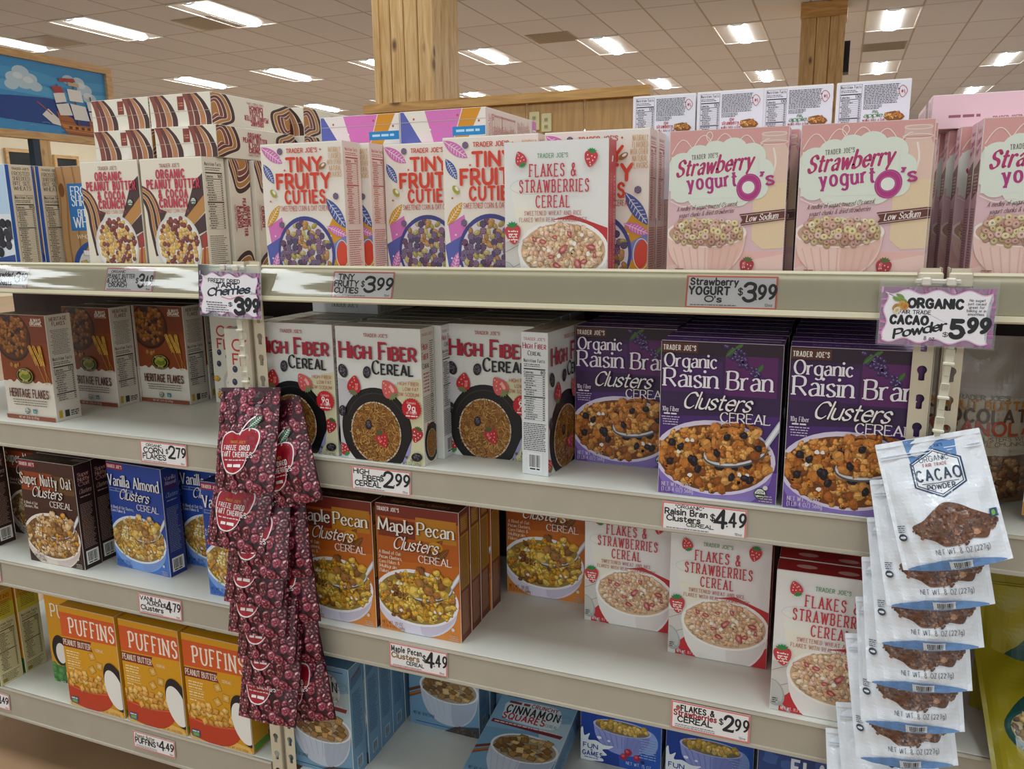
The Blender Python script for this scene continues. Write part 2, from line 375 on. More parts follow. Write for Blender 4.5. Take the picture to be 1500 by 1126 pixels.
class Cv:
    """a printed face; x right, y DOWN, art units; W x H"""
    def __init__(s, buf, W, H, frame=None, unit=.01, fmap=None, grid=None, inset=.4, eps=.000035, L=0):
        s.b, s.W, s.H, s.u, s.fr, s.fm, s.grid, s.ins, s.eps, s.L = buf, W, H, unit, frame, fmap, grid, inset, eps, L
        s.rnd = random.Random(7); s.m = 0
    def P(s, x, y, L):
        if s.fm: return s.fm(x, y, L*s.eps)
        o, u, v, n = s.fr; a = x*s.u; c = (s.H-y)*s.u; k = L*s.eps
        return (o[0]+u[0]*a+v[0]*c+n[0]*k, o[1]+u[1]*a+v[1]*c+n[1]*k, o[2]+u[2]*a+v[2]*c+n[2]*k)
    def poly(s, pts, col, L=None):
        if L is None: s.L += 1; L = s.L
        s.m = (s.m+1) % 12; L += s.m*.07
        i = s.ins; xs = [p[0] for p in pts]; ys = [p[1] for p in pts]
        x0, x1, y0, y1 = min(xs), max(xs), min(ys), max(ys)
        if x1 <= i or x0 >= s.W-i or y1 <= i or y0 >= s.H-i: return
        if x0 < i or y0 < i or x1 > s.W-i or y1 > s.H-i:
            pts = clip_rect(pts, i, i, s.W-i, s.H-i)
            if len(pts) < 3: return
        # keep the face turned outwards
        ar = sum(pts[k][0]*pts[(k+1) % len(pts)][1]-pts[(k+1) % len(pts)][0]*pts[k][1] for k in range(len(pts)))
        if ar > 0: pts = pts[::-1]
        if s.grid:
            gx, gy = s.grid
            xs = [p[0] for p in pts]; ys = [p[1] for p in pts]
            for a in range(int(min(xs)//gx), int(max(xs)//gx)+1):
                for c in range(int(min(ys)//gy), int(max(ys)//gy)+1):
                    q = clip_rect(pts, a*gx, c*gy, a*gx+gx, c*gy+gy)
                    if len(q) > 2: s.b.add([s.P(x, y, L) for x, y in q], col)
        else: s.b.add([s.P(x, y, L) for x, y in pts], col)
    def rect(s, x0, y0, x1, y1, col, L=None): s.poly([(x0, y0), (x1, y0), (x1, y1), (x0, y1)], col, L)
    def ell(s, cx, cy_, rx, ry, col, n=28, rot=0, L=None, a0=0, a1=360):
        c, d = cos(radians(rot)), sin(radians(rot)); full = a1-a0 >= 360
        m = n if full else n+1
        P = []
        for k in range(m):
            t = radians(a0+(a1-a0)*k/n); x, y = rx*cos(t), ry*sin(t); P.append((cx+x*c-y*d, cy_+x*d+y*c))
        s.poly(P, col, L)
    def ring(s, cx, cy_, rx, ry, w, col, n=32, a0=0, a1=360):
        s.line([(cx+rx*cos(radians(a0+(a1-a0)*k/n)), cy_+ry*sin(radians(a0+(a1-a0)*k/n))) for k in range(n if a1-a0 >= 360 else n+1)], w, col, closed=a1-a0 >= 360)
    def line(s, pts, wd, col, smooth=False, closed=False, cap='round', L=None, dash=None):
        if smooth: pts = spline(pts, closed)
        if L is None: s.L += 1; L = s.L
        if dash:
            acc = 0; on = True
            for a, b in zip(pts, pts[1:]+([pts[0]] if closed else [])):
                if int(acc/dash) % 2 == 0:
                    for q in ribbon([a, b], lambda d: wd): s.poly(q, col, L)
                acc += hypot(b[0]-a[0], b[1]-a[1])
            return
        for q in ribbon(pts, lambda d: wd, closed, cap): s.poly(q, col, L)
    def blob(s, x, y, r, col, n=9, irr=.25, L=None, rnd=None, asp=1, rot=None):
        rnd = rnd or s.rnd; P = []
        ro = rnd.uniform(0, 2*pi) if rot is None else rot
        for k in range(n):
            t = 2*pi*k/n; q = r*(1+rnd.uniform(-irr, irr)); a, b = q*cos(t), q*asp*sin(t)
            P.append((x+a*cos(ro)-b*sin(ro), y+a*sin(ro)+b*cos(ro)))
        s.poly(P, col, L)
    # ---- text: x, baseline y, cap height h, fitted to width w
    def text(s, t, x, y, h, w=None, col='000000', st='sans', al='l', rot=0, caps=False, vert=None, L=None, bend=None, wt=1.0):
        S = ST[st]; k = h/10; tr = S['tr']; jr = S.get('jit', 0); rnd = random.Random(len(t)*31+int(h*10))
        items = []; nat = 0; ntr = 0
        for ch in t:
            sc = 1.0
            if ch == ' ': items.append((None, 3.2, 1)); nat += 3.2; ntr += 1; continue
            if caps and ch.islower(): ch = ch.upper(); sc = .76
            if ch not in _G: ch = '.'
            a, g = _G[ch]; items.append((g, a*sc, sc)); nat += a*sc; ntr += 1
        ntr -= 1
        sx = 1.0
        if w: 
            sx = (w/k-tr*max(ntr, 0))/max(nat, .1)
            if sx < .35: 
                tr = max(.8, tr*.6); sx = max(.25, (w/k-tr*max(ntr, 0))/max(nat, .1))
        tot = (nat*sx+tr*ntr)*k
        x0 = x-(tot/2 if al == 'c' else tot if al == 'r' else 0)
        if L is None: s.L += 1; L = s.L
        lo, hi = S['w'][0]*k*wt, S['w'][1]*k*wt
        if sx < .7: lo *= max(.72, sx**.35); hi *= max(.72, sx**.35)
        nib = radians(S.get('nib', 0)); sh = S.get('shear', 0); cap = S.get('cap', 'butt'); ser = S.get('serif', 0)*k*min(1, max(.6, sx)); sth = S.get('sth', .5)*k
        wf = (lambda d: lo+(hi-lo)*abs(sin(atan2(-d[1], d[0])-nib))) if hi > lo else (lambda d: lo)
        cr, sr = cos(radians(rot)), sin(radians(rot))
        sub = S.get('sub', 4)
        if h*s.u < .006: sub = 2
        pen = 0
        for g, a, sc in items:
            if g is not None:
                dy = rnd.uniform(-jr, jr); rr = rnd.uniform(-jr, jr)*.12
                def tf(p):
                    gx, gy = p[0]*sc, p[1]*sc+dy
                    X = (pen+gx*sx)*k+sh*gy*k+rr*gy*k; Y = -gy*k
                    if bend: Y += bend(X/max(tot, 1e-6))
                    return (x0+X*cr-Y*sr, y+X*sr+Y*cr)
                for fl, pts in g:
                    if len(pts) == 1:
                        q = tf(pts[0]); r = hi*.62
                        s.poly([(q[0]+r*cos(i*pi/4), q[1]+r*sin(i*pi/4)) for i in range(8)], col, L); continue
                    pp = spline(pts, fl == '@', sub) if fl else pts
                    tp = [tf(p) for p in pp]
                    for q in ribbon(tp, wf, fl == '@', cap): s.poly(q, col, L)
                    if ser and fl != '@':
                        for e0, e1 in ((0, 1), (-1, -2)):
                            gx, gy = pp[e0]; dx, dyy = pp[e0][0]-pp[e1][0], pp[e0][1]-pp[e1][1]
                            d = hypot(dx, dyy)
                            if d < 1e-6: continue
                            if abs(dyy)/d > .75 and (abs(gy) < .3 or gy > 6.2 or gy < -2.5):
                                q = tf((gx, gy)); lf = ser/2; rt = ser/2
                                if 6.2 < gy < 9 and len(pts) == 2 and fl == '': rt = hi*.3
                                sg = 1 if gy > 3 else -1
                                yy = q[1]+sg*sth*.5
                                A = [(-lf, -sth/2), (rt, -sth/2), (rt, sth/2), (-lf, sth/2)]
                                s.poly([(q[0]+a_*cr-(b_+sg*sth*.5)*sr, q[1]+a_*sr+(b_+sg*sth*.5)*cr) for a_, b_ in A], col, L)
                            elif abs(dx)/d > .9 and len(pts) > 1 and fl == '' and abs(gy-5.2) > 1 and abs(gy-4.6) > .5 and abs(gy-3.6) > .3:
                                q = tf((gx, gy)); hh = ser*.42; sg = 1 if gy > 5 else -1
                                s.poly([(q[0]-sth/2, q[1]), (q[0]+sth/2, q[1]), (q[0]+sth/2, q[1]+sg*hh), (q[0]-sth/2, q[1]+sg*hh)], col, L)
            pen += a*sx+tr
        return tot
    def bars(s, x0, y0, x1, n, dy, col, h=.8, al='l', seed=1, ragged=.25, L=None):
        """lines of print too small to read"""
        rnd = random.Random(seed)
        if L is None: s.L += 1; L = s.L
        for i in range(n):
            W = (x1-x0)*(1-rnd.uniform(0, ragged)); a = x0 if al == 'l' else (x0+x1-W)/2 if al == 'c' else x1-W
            e = a+W; y = y0+i*dy
            while a < e-.3*h:
                b = min(e, a+rnd.uniform(1.2, 4.5)*h)
                s.rect(a, y, b, y+h, mixc(col, 'cccccc', rnd.uniform(0, .3)) if False else col, L); a = b+.7*h
    def nutri(s, x0, y0, x1, y1, col='1a1a1a', bg=None, seed=3, frame=True, head='Nutrition Facts', cal='130'):
        w_ = x1-x0
        if bg: s.rect(x0-w_*.04, y0-w_*.04, x1+w_*.04, y1, bg)
        if frame:
            t = w_*.014
            for a in ((x0, y0, x1, y0+t), (x0, y1-t, x1, y1), (x0, y0, x0+t, y1), (x1-t, y0, x1, y1)): s.rect(*a, col, L=s.L+1)
            s.L += 1
        h = w_*.13
        s.text(head, x0+w_*.04, y0+h*1.35, h, w_*.9, col, 'bold')
        y = y0+h*1.9
        s.bars(x0+w_*.04, y, x1-w_*.05, 2, w_*.075, col, w_*.03, seed=seed)
        y += w_*.18; s.rect(x0+w_*.03, y, x1-w_*.03, y+w_*.05, col); y += w_*.09
        s.text('Calories', x0+w_*.04, y+w_*.11, w_*.09, w_*.4, col, 'bold'); s.text(cal, x1-w_*.04, y+w_*.11, w_*.12, None, col, 'bold', 'r')
        y += w_*.15; s.rect(x0+w_*.03, y, x1-w_*.03, y+w_*.025, col); y += w_*.06
        rnd = random.Random(seed); step = w_*.092; k = 0; LL = s.L+1; s.L += 2
        while y < y1-step*.8:
            if k == 9: s.rect(x0+w_*.03, y, x1-w_*.03, y+w_*.045, col, LL); y += w_*.08
            ind = .04+(.07 if k % 3 else 0)
            s.bars(x0+w_*ind, y, x0+w_*(.45+rnd.uniform(0, .2)), 1, 1, col, w_*.032, seed=seed+k, L=LL)
            s.rect(x1-w_*.14, y, x1-w_*.05, y+w_*.032, col, LL)
            s.rect(x0+w_*.03, y+w_*.055, x1-w_*.03, y+w_*.062, col, LL)
            y += step; k += 1
    def barcode(s, x0, y0, x1, y1, bg='f2f0ea', col='1c1c1c', seed=5):
        s.rect(x0, y0, x1, y1, bg); rnd = random.Random(seed); a = x0+(x1-x0)*.12; e = x1-(x1-x0)*.12; s.L += 1
        while a < e:
            b = a+(x1-x0)*rnd.choice((.015, .03, .045)); s.rect(a, y0+(y1-y0)*.12, min(b, e), y0+(y1-y0)*.78, col, s.L); a = b+(x1-x0)*rnd.choice((.02, .035))
        s.bars(x0+(x1-x0)*.15, y0+(y1-y0)*.84, x1-(x1-x0)*.15, 1, 1, col, (y1-y0)*.08)
    def leaf(s, x0, y0, x1, y1, wd, col, vein):
        dx, dy = x1-x0, y1-y0; L = hypot(dx, dy); nx, ny = -dy/L, dx/L
        A = [(x0+dx*t+nx*wd*sin(pi*t)**.8*.5, y0+dy*t+ny*wd*sin(pi*t)**.8*.5) for t in [i/9 for i in range(10)]]
        B = [(x0+dx*t-nx*wd*sin(pi*t)**.8*.5, y0+dy*t-ny*wd*sin(pi*t)**.8*.5) for t in [1-i/9 for i in range(10)]]
        s.poly(A+B[1:-1], col)
        s.L += 1
        s.line([(x0+dx*.05, y0+dy*.05), (x0+dx*.92, y0+dy*.92)], wd*.07, vein, L=s.L)
        for i in range(2, 8):
            t = i/9; q = wd*.36*sin(pi*t)
            for sg in (1, -1):
                s.line([(x0+dx*t, y0+dy*t), (x0+dx*(t+.07)+nx*q*sg, y0+dy*(t+.07)+ny*q*sg)], wd*.055, vein, L=s.L)
    def berry(s, x, y, r, col='c23a44', rot=0, leaf='2f8a46', seed='fbe3d8', shine=None):
        """a strawberry, calyx up before rotation"""
        c, d = cos(radians(rot)), sin(radians(rot)); tf = lambda a, b: (x+(a*c-b*d)*r, y+(a*d+b*c)*r)
        s.poly([tf(*p) for p in spline([(0, -.75), (.55, -.85), (.85, -.45), (.72, .25), (.3, .85), (0, 1.05), (-.3, .85), (-.72, .25), (-.85, -.45), (-.55, -.85)], True, 3)], col)
        if shine: s.poly([tf(*p) for p in spline([(-.45, -.55), (-.15, -.5), (-.25, .1), (-.5, .1)], True, 3)], shine)
        s.L += 1
        for a, b in ((-.45, -.35), (.1, -.3), (.5, -.2), (-.2, .1), (.3, .2), (0, .5), (-.42, .15), (.1, .78)):
            q = tf(a, b); s.ell(q[0], q[1], r*.075, r*.1, seed, 6, L=s.L)
        s.L += 1
        for a in (-150, -120, -90, -60, -30):
            e = (cos(radians(a))*.7, -.75+sin(radians(a))*.55); nx, ny = -sin(radians(a))*.14, cos(radians(a))*.14
            s.poly([tf(nx, -.7+ny), tf(e[0]*.6+nx, -.75+(e[1]+.75)*.6+ny), tf(*e), tf(e[0]*.6-nx, -.75+(e[1]+.75)*.6-ny), tf(-nx, -.7-ny)], leaf, s.L)
    def usda(s, x, y, r, col='2c4a34'):
        s.ell(x, y, r, r, col, 20); s.ell(x, y, r*.84, r*.84, 'f3f3ec', 20); s.ell(x, y, r*.8, r*.8, col, 14, a0=0, a1=180)
        s.text('USDA', x, y-r*.1, r*.5, r*1.2, col, 'bold', 'c'); s.bars(x-r*.6, y+r*.3, x+r*.6, 1, 1, 'f3f3ec', r*.22, 'c')
    # ---- printed food photographs
    def pile(s, cx, cy_, rx, ry, kind, d, seed=1, pal=None, rot=0, keep=None, ymin=-1e9):
        rnd = random.Random(seed); base = s.L+1; i = 0
        y = -ry+d*.3
        c, q = cos(radians(rot)), sin(radians(rot))
        while y < ry:
            x = -rx+rnd.uniform(0, d)
            while x < rx:
                X, Y = x+rnd.uniform(-.25, .25)*d, y+rnd.uniform(-.25, .25)*d
                if (X/(rx-d*.25))**2+(Y/(ry-d*.25))**2 < 1 and cy_+Y > ymin:
                    PX, PY = cx+X*c-Y*q, cy_+X*q+Y*c
                    if keep is None or keep(PX, PY):
                        s.piece(kind, PX, PY, d, rnd, base+4*(i % 5), pal); i += 1
                x += d*.92
            y += d*.78
        s.L = base+24
    def piece(s, kind, x, y, d, rnd, L, pal=None):
        if kind == 'flake':
            c = hexc(rnd.choice(pal or ['c98d46', 'b5762f', 'd9a85c', 'a0622a'])); r = d*rnd.uniform(.48, .68); asp = rnd.uniform(.55, 1); ro = rnd.uniform(0, 6.3)
            s.blob(x, y, r*1.06, mul(c, .55), 10, .28, L, rnd, asp, ro); s.blob(x, y-.06*d, r*.95, jit(rnd, c), 10, .28, L+1, rnd, asp, ro)
            s.blob(x-.12*d, y-.16*d, r*.5, mul(c, 1.3), 7, .4, L+2, rnd, asp, ro); s.blob(x+.16*d, y+.14*d, r*.3, mul(c, .78), 6, .4, L+2, rnd, asp, ro); 
            if rnd.random() < .5: s.line([(x-r*.5*cos(ro), y-r*.5*sin(ro)), (x+r*.6*cos(ro+.4), y+r*.5*sin(ro+.4))], d*.07, mul(c, .6), L=L+3)
        elif kind == 'clump':
            c = hexc(rnd.choice(pal or ['b87b40', '8a5428', 'd0a060']))
            for k in range(5):
                a, b = x+rnd.uniform(-.4, .4)*d, y+rnd.uniform(-.4, .4)*d
                s.blob(a, b, d*.32, mul(c, .45), 7, .3, L, rnd); s.blob(a, b-.05*d, d*.26, jit(rnd, c, .3), 7, .3, L+1, rnd); s.blob(a-.07*d, b-.1*d, d*.12, mul(c, 1.55), 6, .3, L+2, rnd)
        elif kind == 'ball':
            c = hexc(rnd.choice(pal)); r = d*rnd.uniform(.46, .56)
            s.ell(x, y, r*1.05, r*1.05, mul(c, .5), 10, L=L); s.ell(x-.03*d, y-.05*d, r*.94, r*.92, jit(rnd, c), 10, L=L+1); s.ell(x-.12*d, y-.15*d, r*.5, r*.45, mul(c, 1.3), 8, L=L+2)
        elif kind == 'ring':
            c = hexc(rnd.choice(pal)); r = d*rnd.uniform(.5, .62); asp = rnd.uniform(.65, 1); ro = rnd.uniform(0, 180)
            s.ell(x, y+.06*d, r*1.04, r*asp*1.04, mul(c, .5), 12, ro, L); s.ell(x, y, r, r*asp, jit(rnd, c), 12, ro, L+1)
            s.ell(x-.05*d, y-.08*d, r*.75, r*asp*.72, mul(c, 1.22), 10, ro, L+2); s.ell(x, y, r*.32, r*asp*.34, mul(c, .45), 8, ro, L+3)
        elif kind == 'fruity':
            t = rnd.random()
            if t < .55:
                c = hexc(rnd.choice(['75607c', '574a68', '84647e', '6c4a62']))
                s.ell(x, y, d*.56, d*.56, mul(c, .45), 10, L=L)
                for k in range(7):
                    a = k*2*pi/6; q = .34*d if k < 6 else 0
                    s.ell(x+q*cos(a), y+q*sin(a), d*.2, d*.2, jit(rnd, c), 7, L=L+1); s.ell(x+q*cos(a)-.04*d, y+q*sin(a)-.05*d, d*.09, d*.09, mul(c, 1.6), 5, L=L+2)
            else:
                c = hexc(rnd.choice(['a89a50', 'b58850', 'a47a48', 'b8a868'])); ro = rnd.uniform(0, 180)
                s.ell(x, y+.05*d, d*.6, d*.4, mul(c, .5), 10, ro, L); s.ell(x, y, d*.56, d*.36, jit(rnd, c), 10, ro, L+1); s.ell(x-.1*d, y-.1*d, d*.28, d*.16, mul(c, 1.35), 8, ro, L+2)
        elif kind == 'pillow':
            c = hexc(rnd.choice(pal or ['dba652', 'c98f3c', 'e2b768'])); ro = rnd.uniform(0, 6.3); r = d*.66
            Q = lambda k, dx=0, dy=0: [(x+dx+k*r*cos(ro+pi/4+j*pi/2)*(1, .8)[j % 2], y+dy+k*r*sin(ro+pi/4+j*pi/2)*(1, .8)[j % 2]) for j in range(4)]
            s.poly(Q(1.05, 0, .08*d), mul(c, .5), L); s.poly(Q(.95), jit(rnd, c), L+1); s.poly(Q(.5, -.08*d, -.1*d), mul(c, 1.3), L+2)
        elif kind == 'square':
            c = hexc(rnd.choice(pal or ['8a6a3a', 'b4935a', '6b4c26', 'c9ac76'])); ro = rnd.uniform(0, 6.3); r = d*.7; sq = rnd.uniform(.45, 1)
            Q = lambda k: [(x+k*r*cos(ro+j*pi/2), y+k*r*sq*sin(ro+j*pi/2)) for j in range(4)]
            s.poly(Q(1.05), mul(c, .4), L); s.poly(Q(.9), jit(rnd, c, .2), L+1)
            for t in (-.25, .1): s.line([(x-r*.4*cos(ro+.8)+t*d, y-r*.3*sq*sin(ro+.8)+t*d*.4), (x+r*.4*cos(ro+.8)+t*d, y+r*.3*sq*sin(ro+.8)+t*d*.4)], d*.06, mul(c, 1.5), L=L+2)
        elif kind == 'twig':
            c = jit(rnd, rnd.choice(['b07c3e', '8f5d28', 'c89a56', 'a56f34', '6f4520']), .15); ro = rnd.uniform(0, 6.3); r = d*.7
            s.line([(x-r*cos(ro), y-r*sin(ro)), (x+r*.1*cos(ro+1.2), y+r*.1*sin(ro+1.2)), (x+r*cos(ro), y+r*sin(ro))], d*.24, c, L=L, cap='butt')
        elif kind == 'mix':
            s.piece('flake' if rnd.random() < .5 else 'clump', x, y, d*rnd.uniform(.9, 1.25), rnd, L, pal)
        elif kind == 'cherry':
            c = hexc(rnd.choice(['86223a', '6a1a2c', '963048', '5a1626'])); r = d*rnd.uniform(.42, .54)
            s.blob(x, y, r*1.08, '221018', 9, .12, L, rnd); s.blob(x, y, r*.95, jit(rnd, c), 9, .15, L+1, rnd)
            a = rnd.uniform(0, 6.3)
            for k in range(5):
                t = a+k*1.26; s.blob(x+r*.6*cos(t), y+r*.6*sin(t), r*.27, mixc(c, 'c98a92', rnd.uniform(.1, .8)), 6, .3, L+2, rnd, .7, t+1.5)
            s.blob(x-r*.3, y-r*.45, r*.3, mixc(c, 'e8c0c4', rnd.uniform(.5, 1)), 7, .35, L+2.9, rnd, .5, a); s.blob(x+.05*d, y+.04*d, r*.34, mul(c, .4), 7, .2, L+3, rnd); s.blob(x+.02*d, y+.02*d, r*.16, mixc(c, 'c98a92', .4), 6, .2, L+3.9, rnd)
    def bowl(s, cx, cy_, rx, ry, depth, col='f1ece6', rim='fbf8f3', inner='d8cdbd', foot=.5, shade=None, lean=0):
        P = [(cx+rx*cos(t), cy_+ry*sin(t)) for t in [pi*k/16 for k in range(17)]][::-1]
        Q = [(cx-rx*.99, cy_), (cx-rx*.88+lean, cy_+depth*.55), (cx-rx*foot+lean, cy_+depth*.95), (cx+lean, cy_+depth*1.06), (cx+rx*foot+lean, cy_+depth*.95), (cx+rx*.88+lean, cy_+depth*.55), (cx+rx*.99, cy_)]
        s.poly(spline(Q, False, 4)+[(cx+rx*.5, cy_-ry*.6), (cx-rx*.5, cy_-ry*.6)], col)
        if shade:
            Q2 = [(cx+rx*.15, cy_+depth*.2), (cx+rx*.9, cy_+ry*.3), (cx+rx*.8, cy_+depth*.6), (cx+rx*foot*.9, cy_+depth*.93), (cx+rx*.1, cy_+depth*.98)]
            s.poly(spline(Q2, True, 3), shade)
        s.ell(cx, cy_, rx, ry, rim, 36); s.ell(cx, cy_+ry*.02, rx*.93, ry*.9, inner, 36)
    def spoon(s, cx, cy_, rx, ry, rot, hx, hy, wd, col='c9ccd2', dark='5a5a60'):
        s.line([(cx+rx*.6*cos(radians(rot)), cy_+rx*.6*sin(radians(rot))), (hx, hy)], wd, col)
        s.ell(cx, cy_+ry*.12, rx*1.02, ry*1.04, dark, 24, rot); s.ell(cx, cy_, rx, ry, col, 24, rot)
# ------------------------------------------------------------------ cartons
DESIGNS = {}
def carton(key, w, d, h, base, front=None, right=None, left=None, top=None, topcol=None, sidecol=None, back=None, edge='e9e4da', mat=None, bottom=None):
    b = Buf(); hx, hy = w/2, d/2; ht = h-.0010
    sc_ = sidecol or base; tc = topcol or sc_
    b.bevbox((-hx, -hy, 0), (hx, hy, ht), edge, .0007, 1, {(0,-1,0): base, (1,0,0): sc_, (-1,0,0): sc_, (0,1,0): base, (0,0,1): tc, (0,0,-1): tc})
    un = w/100; H = 100*h/w; Ds = 100*d/w
    X, Y, Z = (1,0,0), (0,1,0), (0,0,1)
    if front: front(Cv(b, 100, H, ((-hx,-hy,0), X, Z, (0,-1,0)), un))
    if right: right(Cv(b, Ds, H, ((hx,-hy,0), Y, Z, X), un))
    if left: left(Cv(b, Ds, H, ((-hx,hy,0), (0,-1,0), Z, (-1,0,0)), un))
    if back: back(Cv(b, 100, H, ((hx,hy,0), (-1,0,0), Z, Y), un))
    if bottom: bottom(Cv(b, 100, Ds, ((-hx,hy,0), X, (0,-1,0), (0,0,-1)), un))
    t = Buf()
    t.bevbox((-hx+.0006, -hy+.0006, 0), (hx-.0006, hy-.0012, .0010), edge, .0004, 1, {(0,0,1): tc})
    c = Cv(t, 100, Ds, ((-hx,-hy,.0010), X, Y, Z), un)
    c.line([(0, Ds*.3), (22, Ds*.3), (26, Ds*.42), (74, Ds*.42), (78, Ds*.3), (100, Ds*.3)], .5, mul(tc, .72))
    if top: top(c)
    DESIGNS[key] = (b.mesh(key+'_carton', mat or CARD), t.mesh(key+'_flap', mat or CARD), (w, d, h))

def side_text(c, col, bg=None, y0=8, y1=.95, bar=True, seed=2, head=None, hc=None, hy=12):
    W, H = c.W, c.H
    if bg: c.rect(0, 0, W, H, bg)
    if head:
        for i, t in enumerate(head): c.text(t, W/2, hy+i*5.4, 4.2, min(W*.8, len(t)*3.4), hc or col, 'serif', 'c')
    n = int((H*(y1-.05)-y0-(24 if bar else 4))/2.1)
    c.bars(W*.12, y0, W*.88, n, 2.1, col, .85, seed=seed, ragged=.3)
    if bar: c.barcode(W*.16, H-23, W*.84, H-6)

# --- berry flakes carton
def fs_front(c):
    H = c.H
    c.rect(0, 88, 100, H, 'd3cfc9'); c.rect(0, 0, 100, 90, 'e9e8e6')
    c.poly([(6, 40), (44, 40), (38, 92), (16, 92)], 'eeece4'); c.ring(25, 40, 19, 7, .5, 'cfd2d2'); c.poly([(9, 58), (41, 58), (38, 92), (16, 92)], 'f1ecdc')
    for y in (100, 118): c.line([(0, y), (16, y-8)], .5, '8f8b86')
    c.poly([(48, 70), (66, 66), (100, 78), (100, 108), (60, 100)], 'c23238'); c.poly([(8, 128), (26, 110), (50, 140), (8, H)], 'c23238'); c.poly([(66, H), (100, 116), (100, H)], 'c23238')
    c.ell(3, 122, 9, 14, 'a9a9a8', 20, -20); c.ell(3, 121, 7.4, 12, 'c3c2be', 20, -20); c.line([(8, 131), (18, H)], 2, 'a9a9a8')
    c.bowl(57, 98, 44, 28, 46, 'efeae6', 'f7f4f0', 'd9b58e', .55, 'e3dcd8')
    c.pile(57, 98, 40, 24, 'flake', 6.8, 12, ['dab594', 'd2a886', 'e4c6a8']); c.pile(57, 97, 39, 23.5, 'flake', 5.6, 11, ['e2c2a0', 'd8b08c', 'ead0b2', 'd4a882', 'dfbc98', 'e0b8a0'])
    for x, y, r, k in ((30, 88, 4, 50), (78, 108, 4.5, -20), (46, 104, 3.5, 0), (88, 102, 3.5, 80), (50, 86, 3.5, 10), (38, 90, 5, 20), (58, 97, 6, -40), (72, 110, 6.5, 70), (85, 95, 5, 10), (52, 112, 4.5, 30), (64, 83, 4, 60)):
        c.blob(x, y, r*.9, 'a84a4a', 9, .25, asp=.6, rot=radians(k)); c.blob(x, y, r*.68, 'c46a68', 9, .3, asp=.5, rot=radians(k)); c.blob(x, y, r*.36, 'dca09a', 7, .3, asp=.45, rot=radians(k))
    for x, y in ((54, 103), (82, 101), (44, 98), (69, 92), (76, 84)): c.blob(x, y, 2, 'f4f0ea', 8, .2)
    c.text("TRADER JOE'S", 48, 15, 3.8, 29, '2f8a50', 'slab', 'c')
    c.text('FLAKES &', 48, 31.5, 11, 44, 'c23a48', 'slab', 'c'); c.text('STRAWBERRIES', 49, 45.5, 11, 66, 'c23a48', 'slab', 'c'); c.text('CEREAL', 48, 59, 10.5, 32, 'c23a48', 'slab', 'c')
    c.text('SWEETENED WHEAT AND RICE', 48, 66, 3.8, 55, 'b5605e', 'slab', 'c'); c.text('FLAKES WITH REAL STRAWBERRIES', 48, 72, 3.8, 65, 'b56a66', 'slab', 'c')
    c.berry(17, 15, 6.5, 'c8404a', 160, '2f8a46'); c.berry(84, 17, 7.2, 'c83a44', 10); c.berry(9, 83, 9.2, 'c8404a', -6)
    c.bars(4, 80, 14, 4, 2.6, 'f6e6dc', 1.1, 'c', 4)
    c.text('NET WT. 11.7 OZ (332g)', 10, 136.5, 3, 28, 'f6f2ee', 'tiny')
    c.bars(2, 126, 7, 3, 2, '3a3a3a', .9)
def fs_side(c):
    c.rect(0, 0, c.W, c.H, 'bf4a50'); c.blob(c.W/2, 17, 4, 'f4e9e4', 10, .3, asp=.6)
    c.text('FLAKES & STRAWBERRIES CEREAL', c.W*.68, 32, 5, 92, 'e9b6b0', 'slab', rot=90)
    c.bars(c.W*.3, 30, c.W*.42, 44, 2.4, 'd88f8c', 1.1)
carton('berry_flakes', .188, .050, .263, 'e9e8e6', fs_front, fs_side, fs_side, lambda c: (c.rect(0, 0, 100, c.H, 'a8262c'), c.ell(25, c.H*.5, 9, c.H*.16, 'd9a8a0', 16), c.ell(60, c.H*.62, 9, c.H*.16, 'd9a8a0', 16), c.rect(84, 0, 100, c.H*.4, '2f5fa8')), 'a8262c', 'bf4a50')

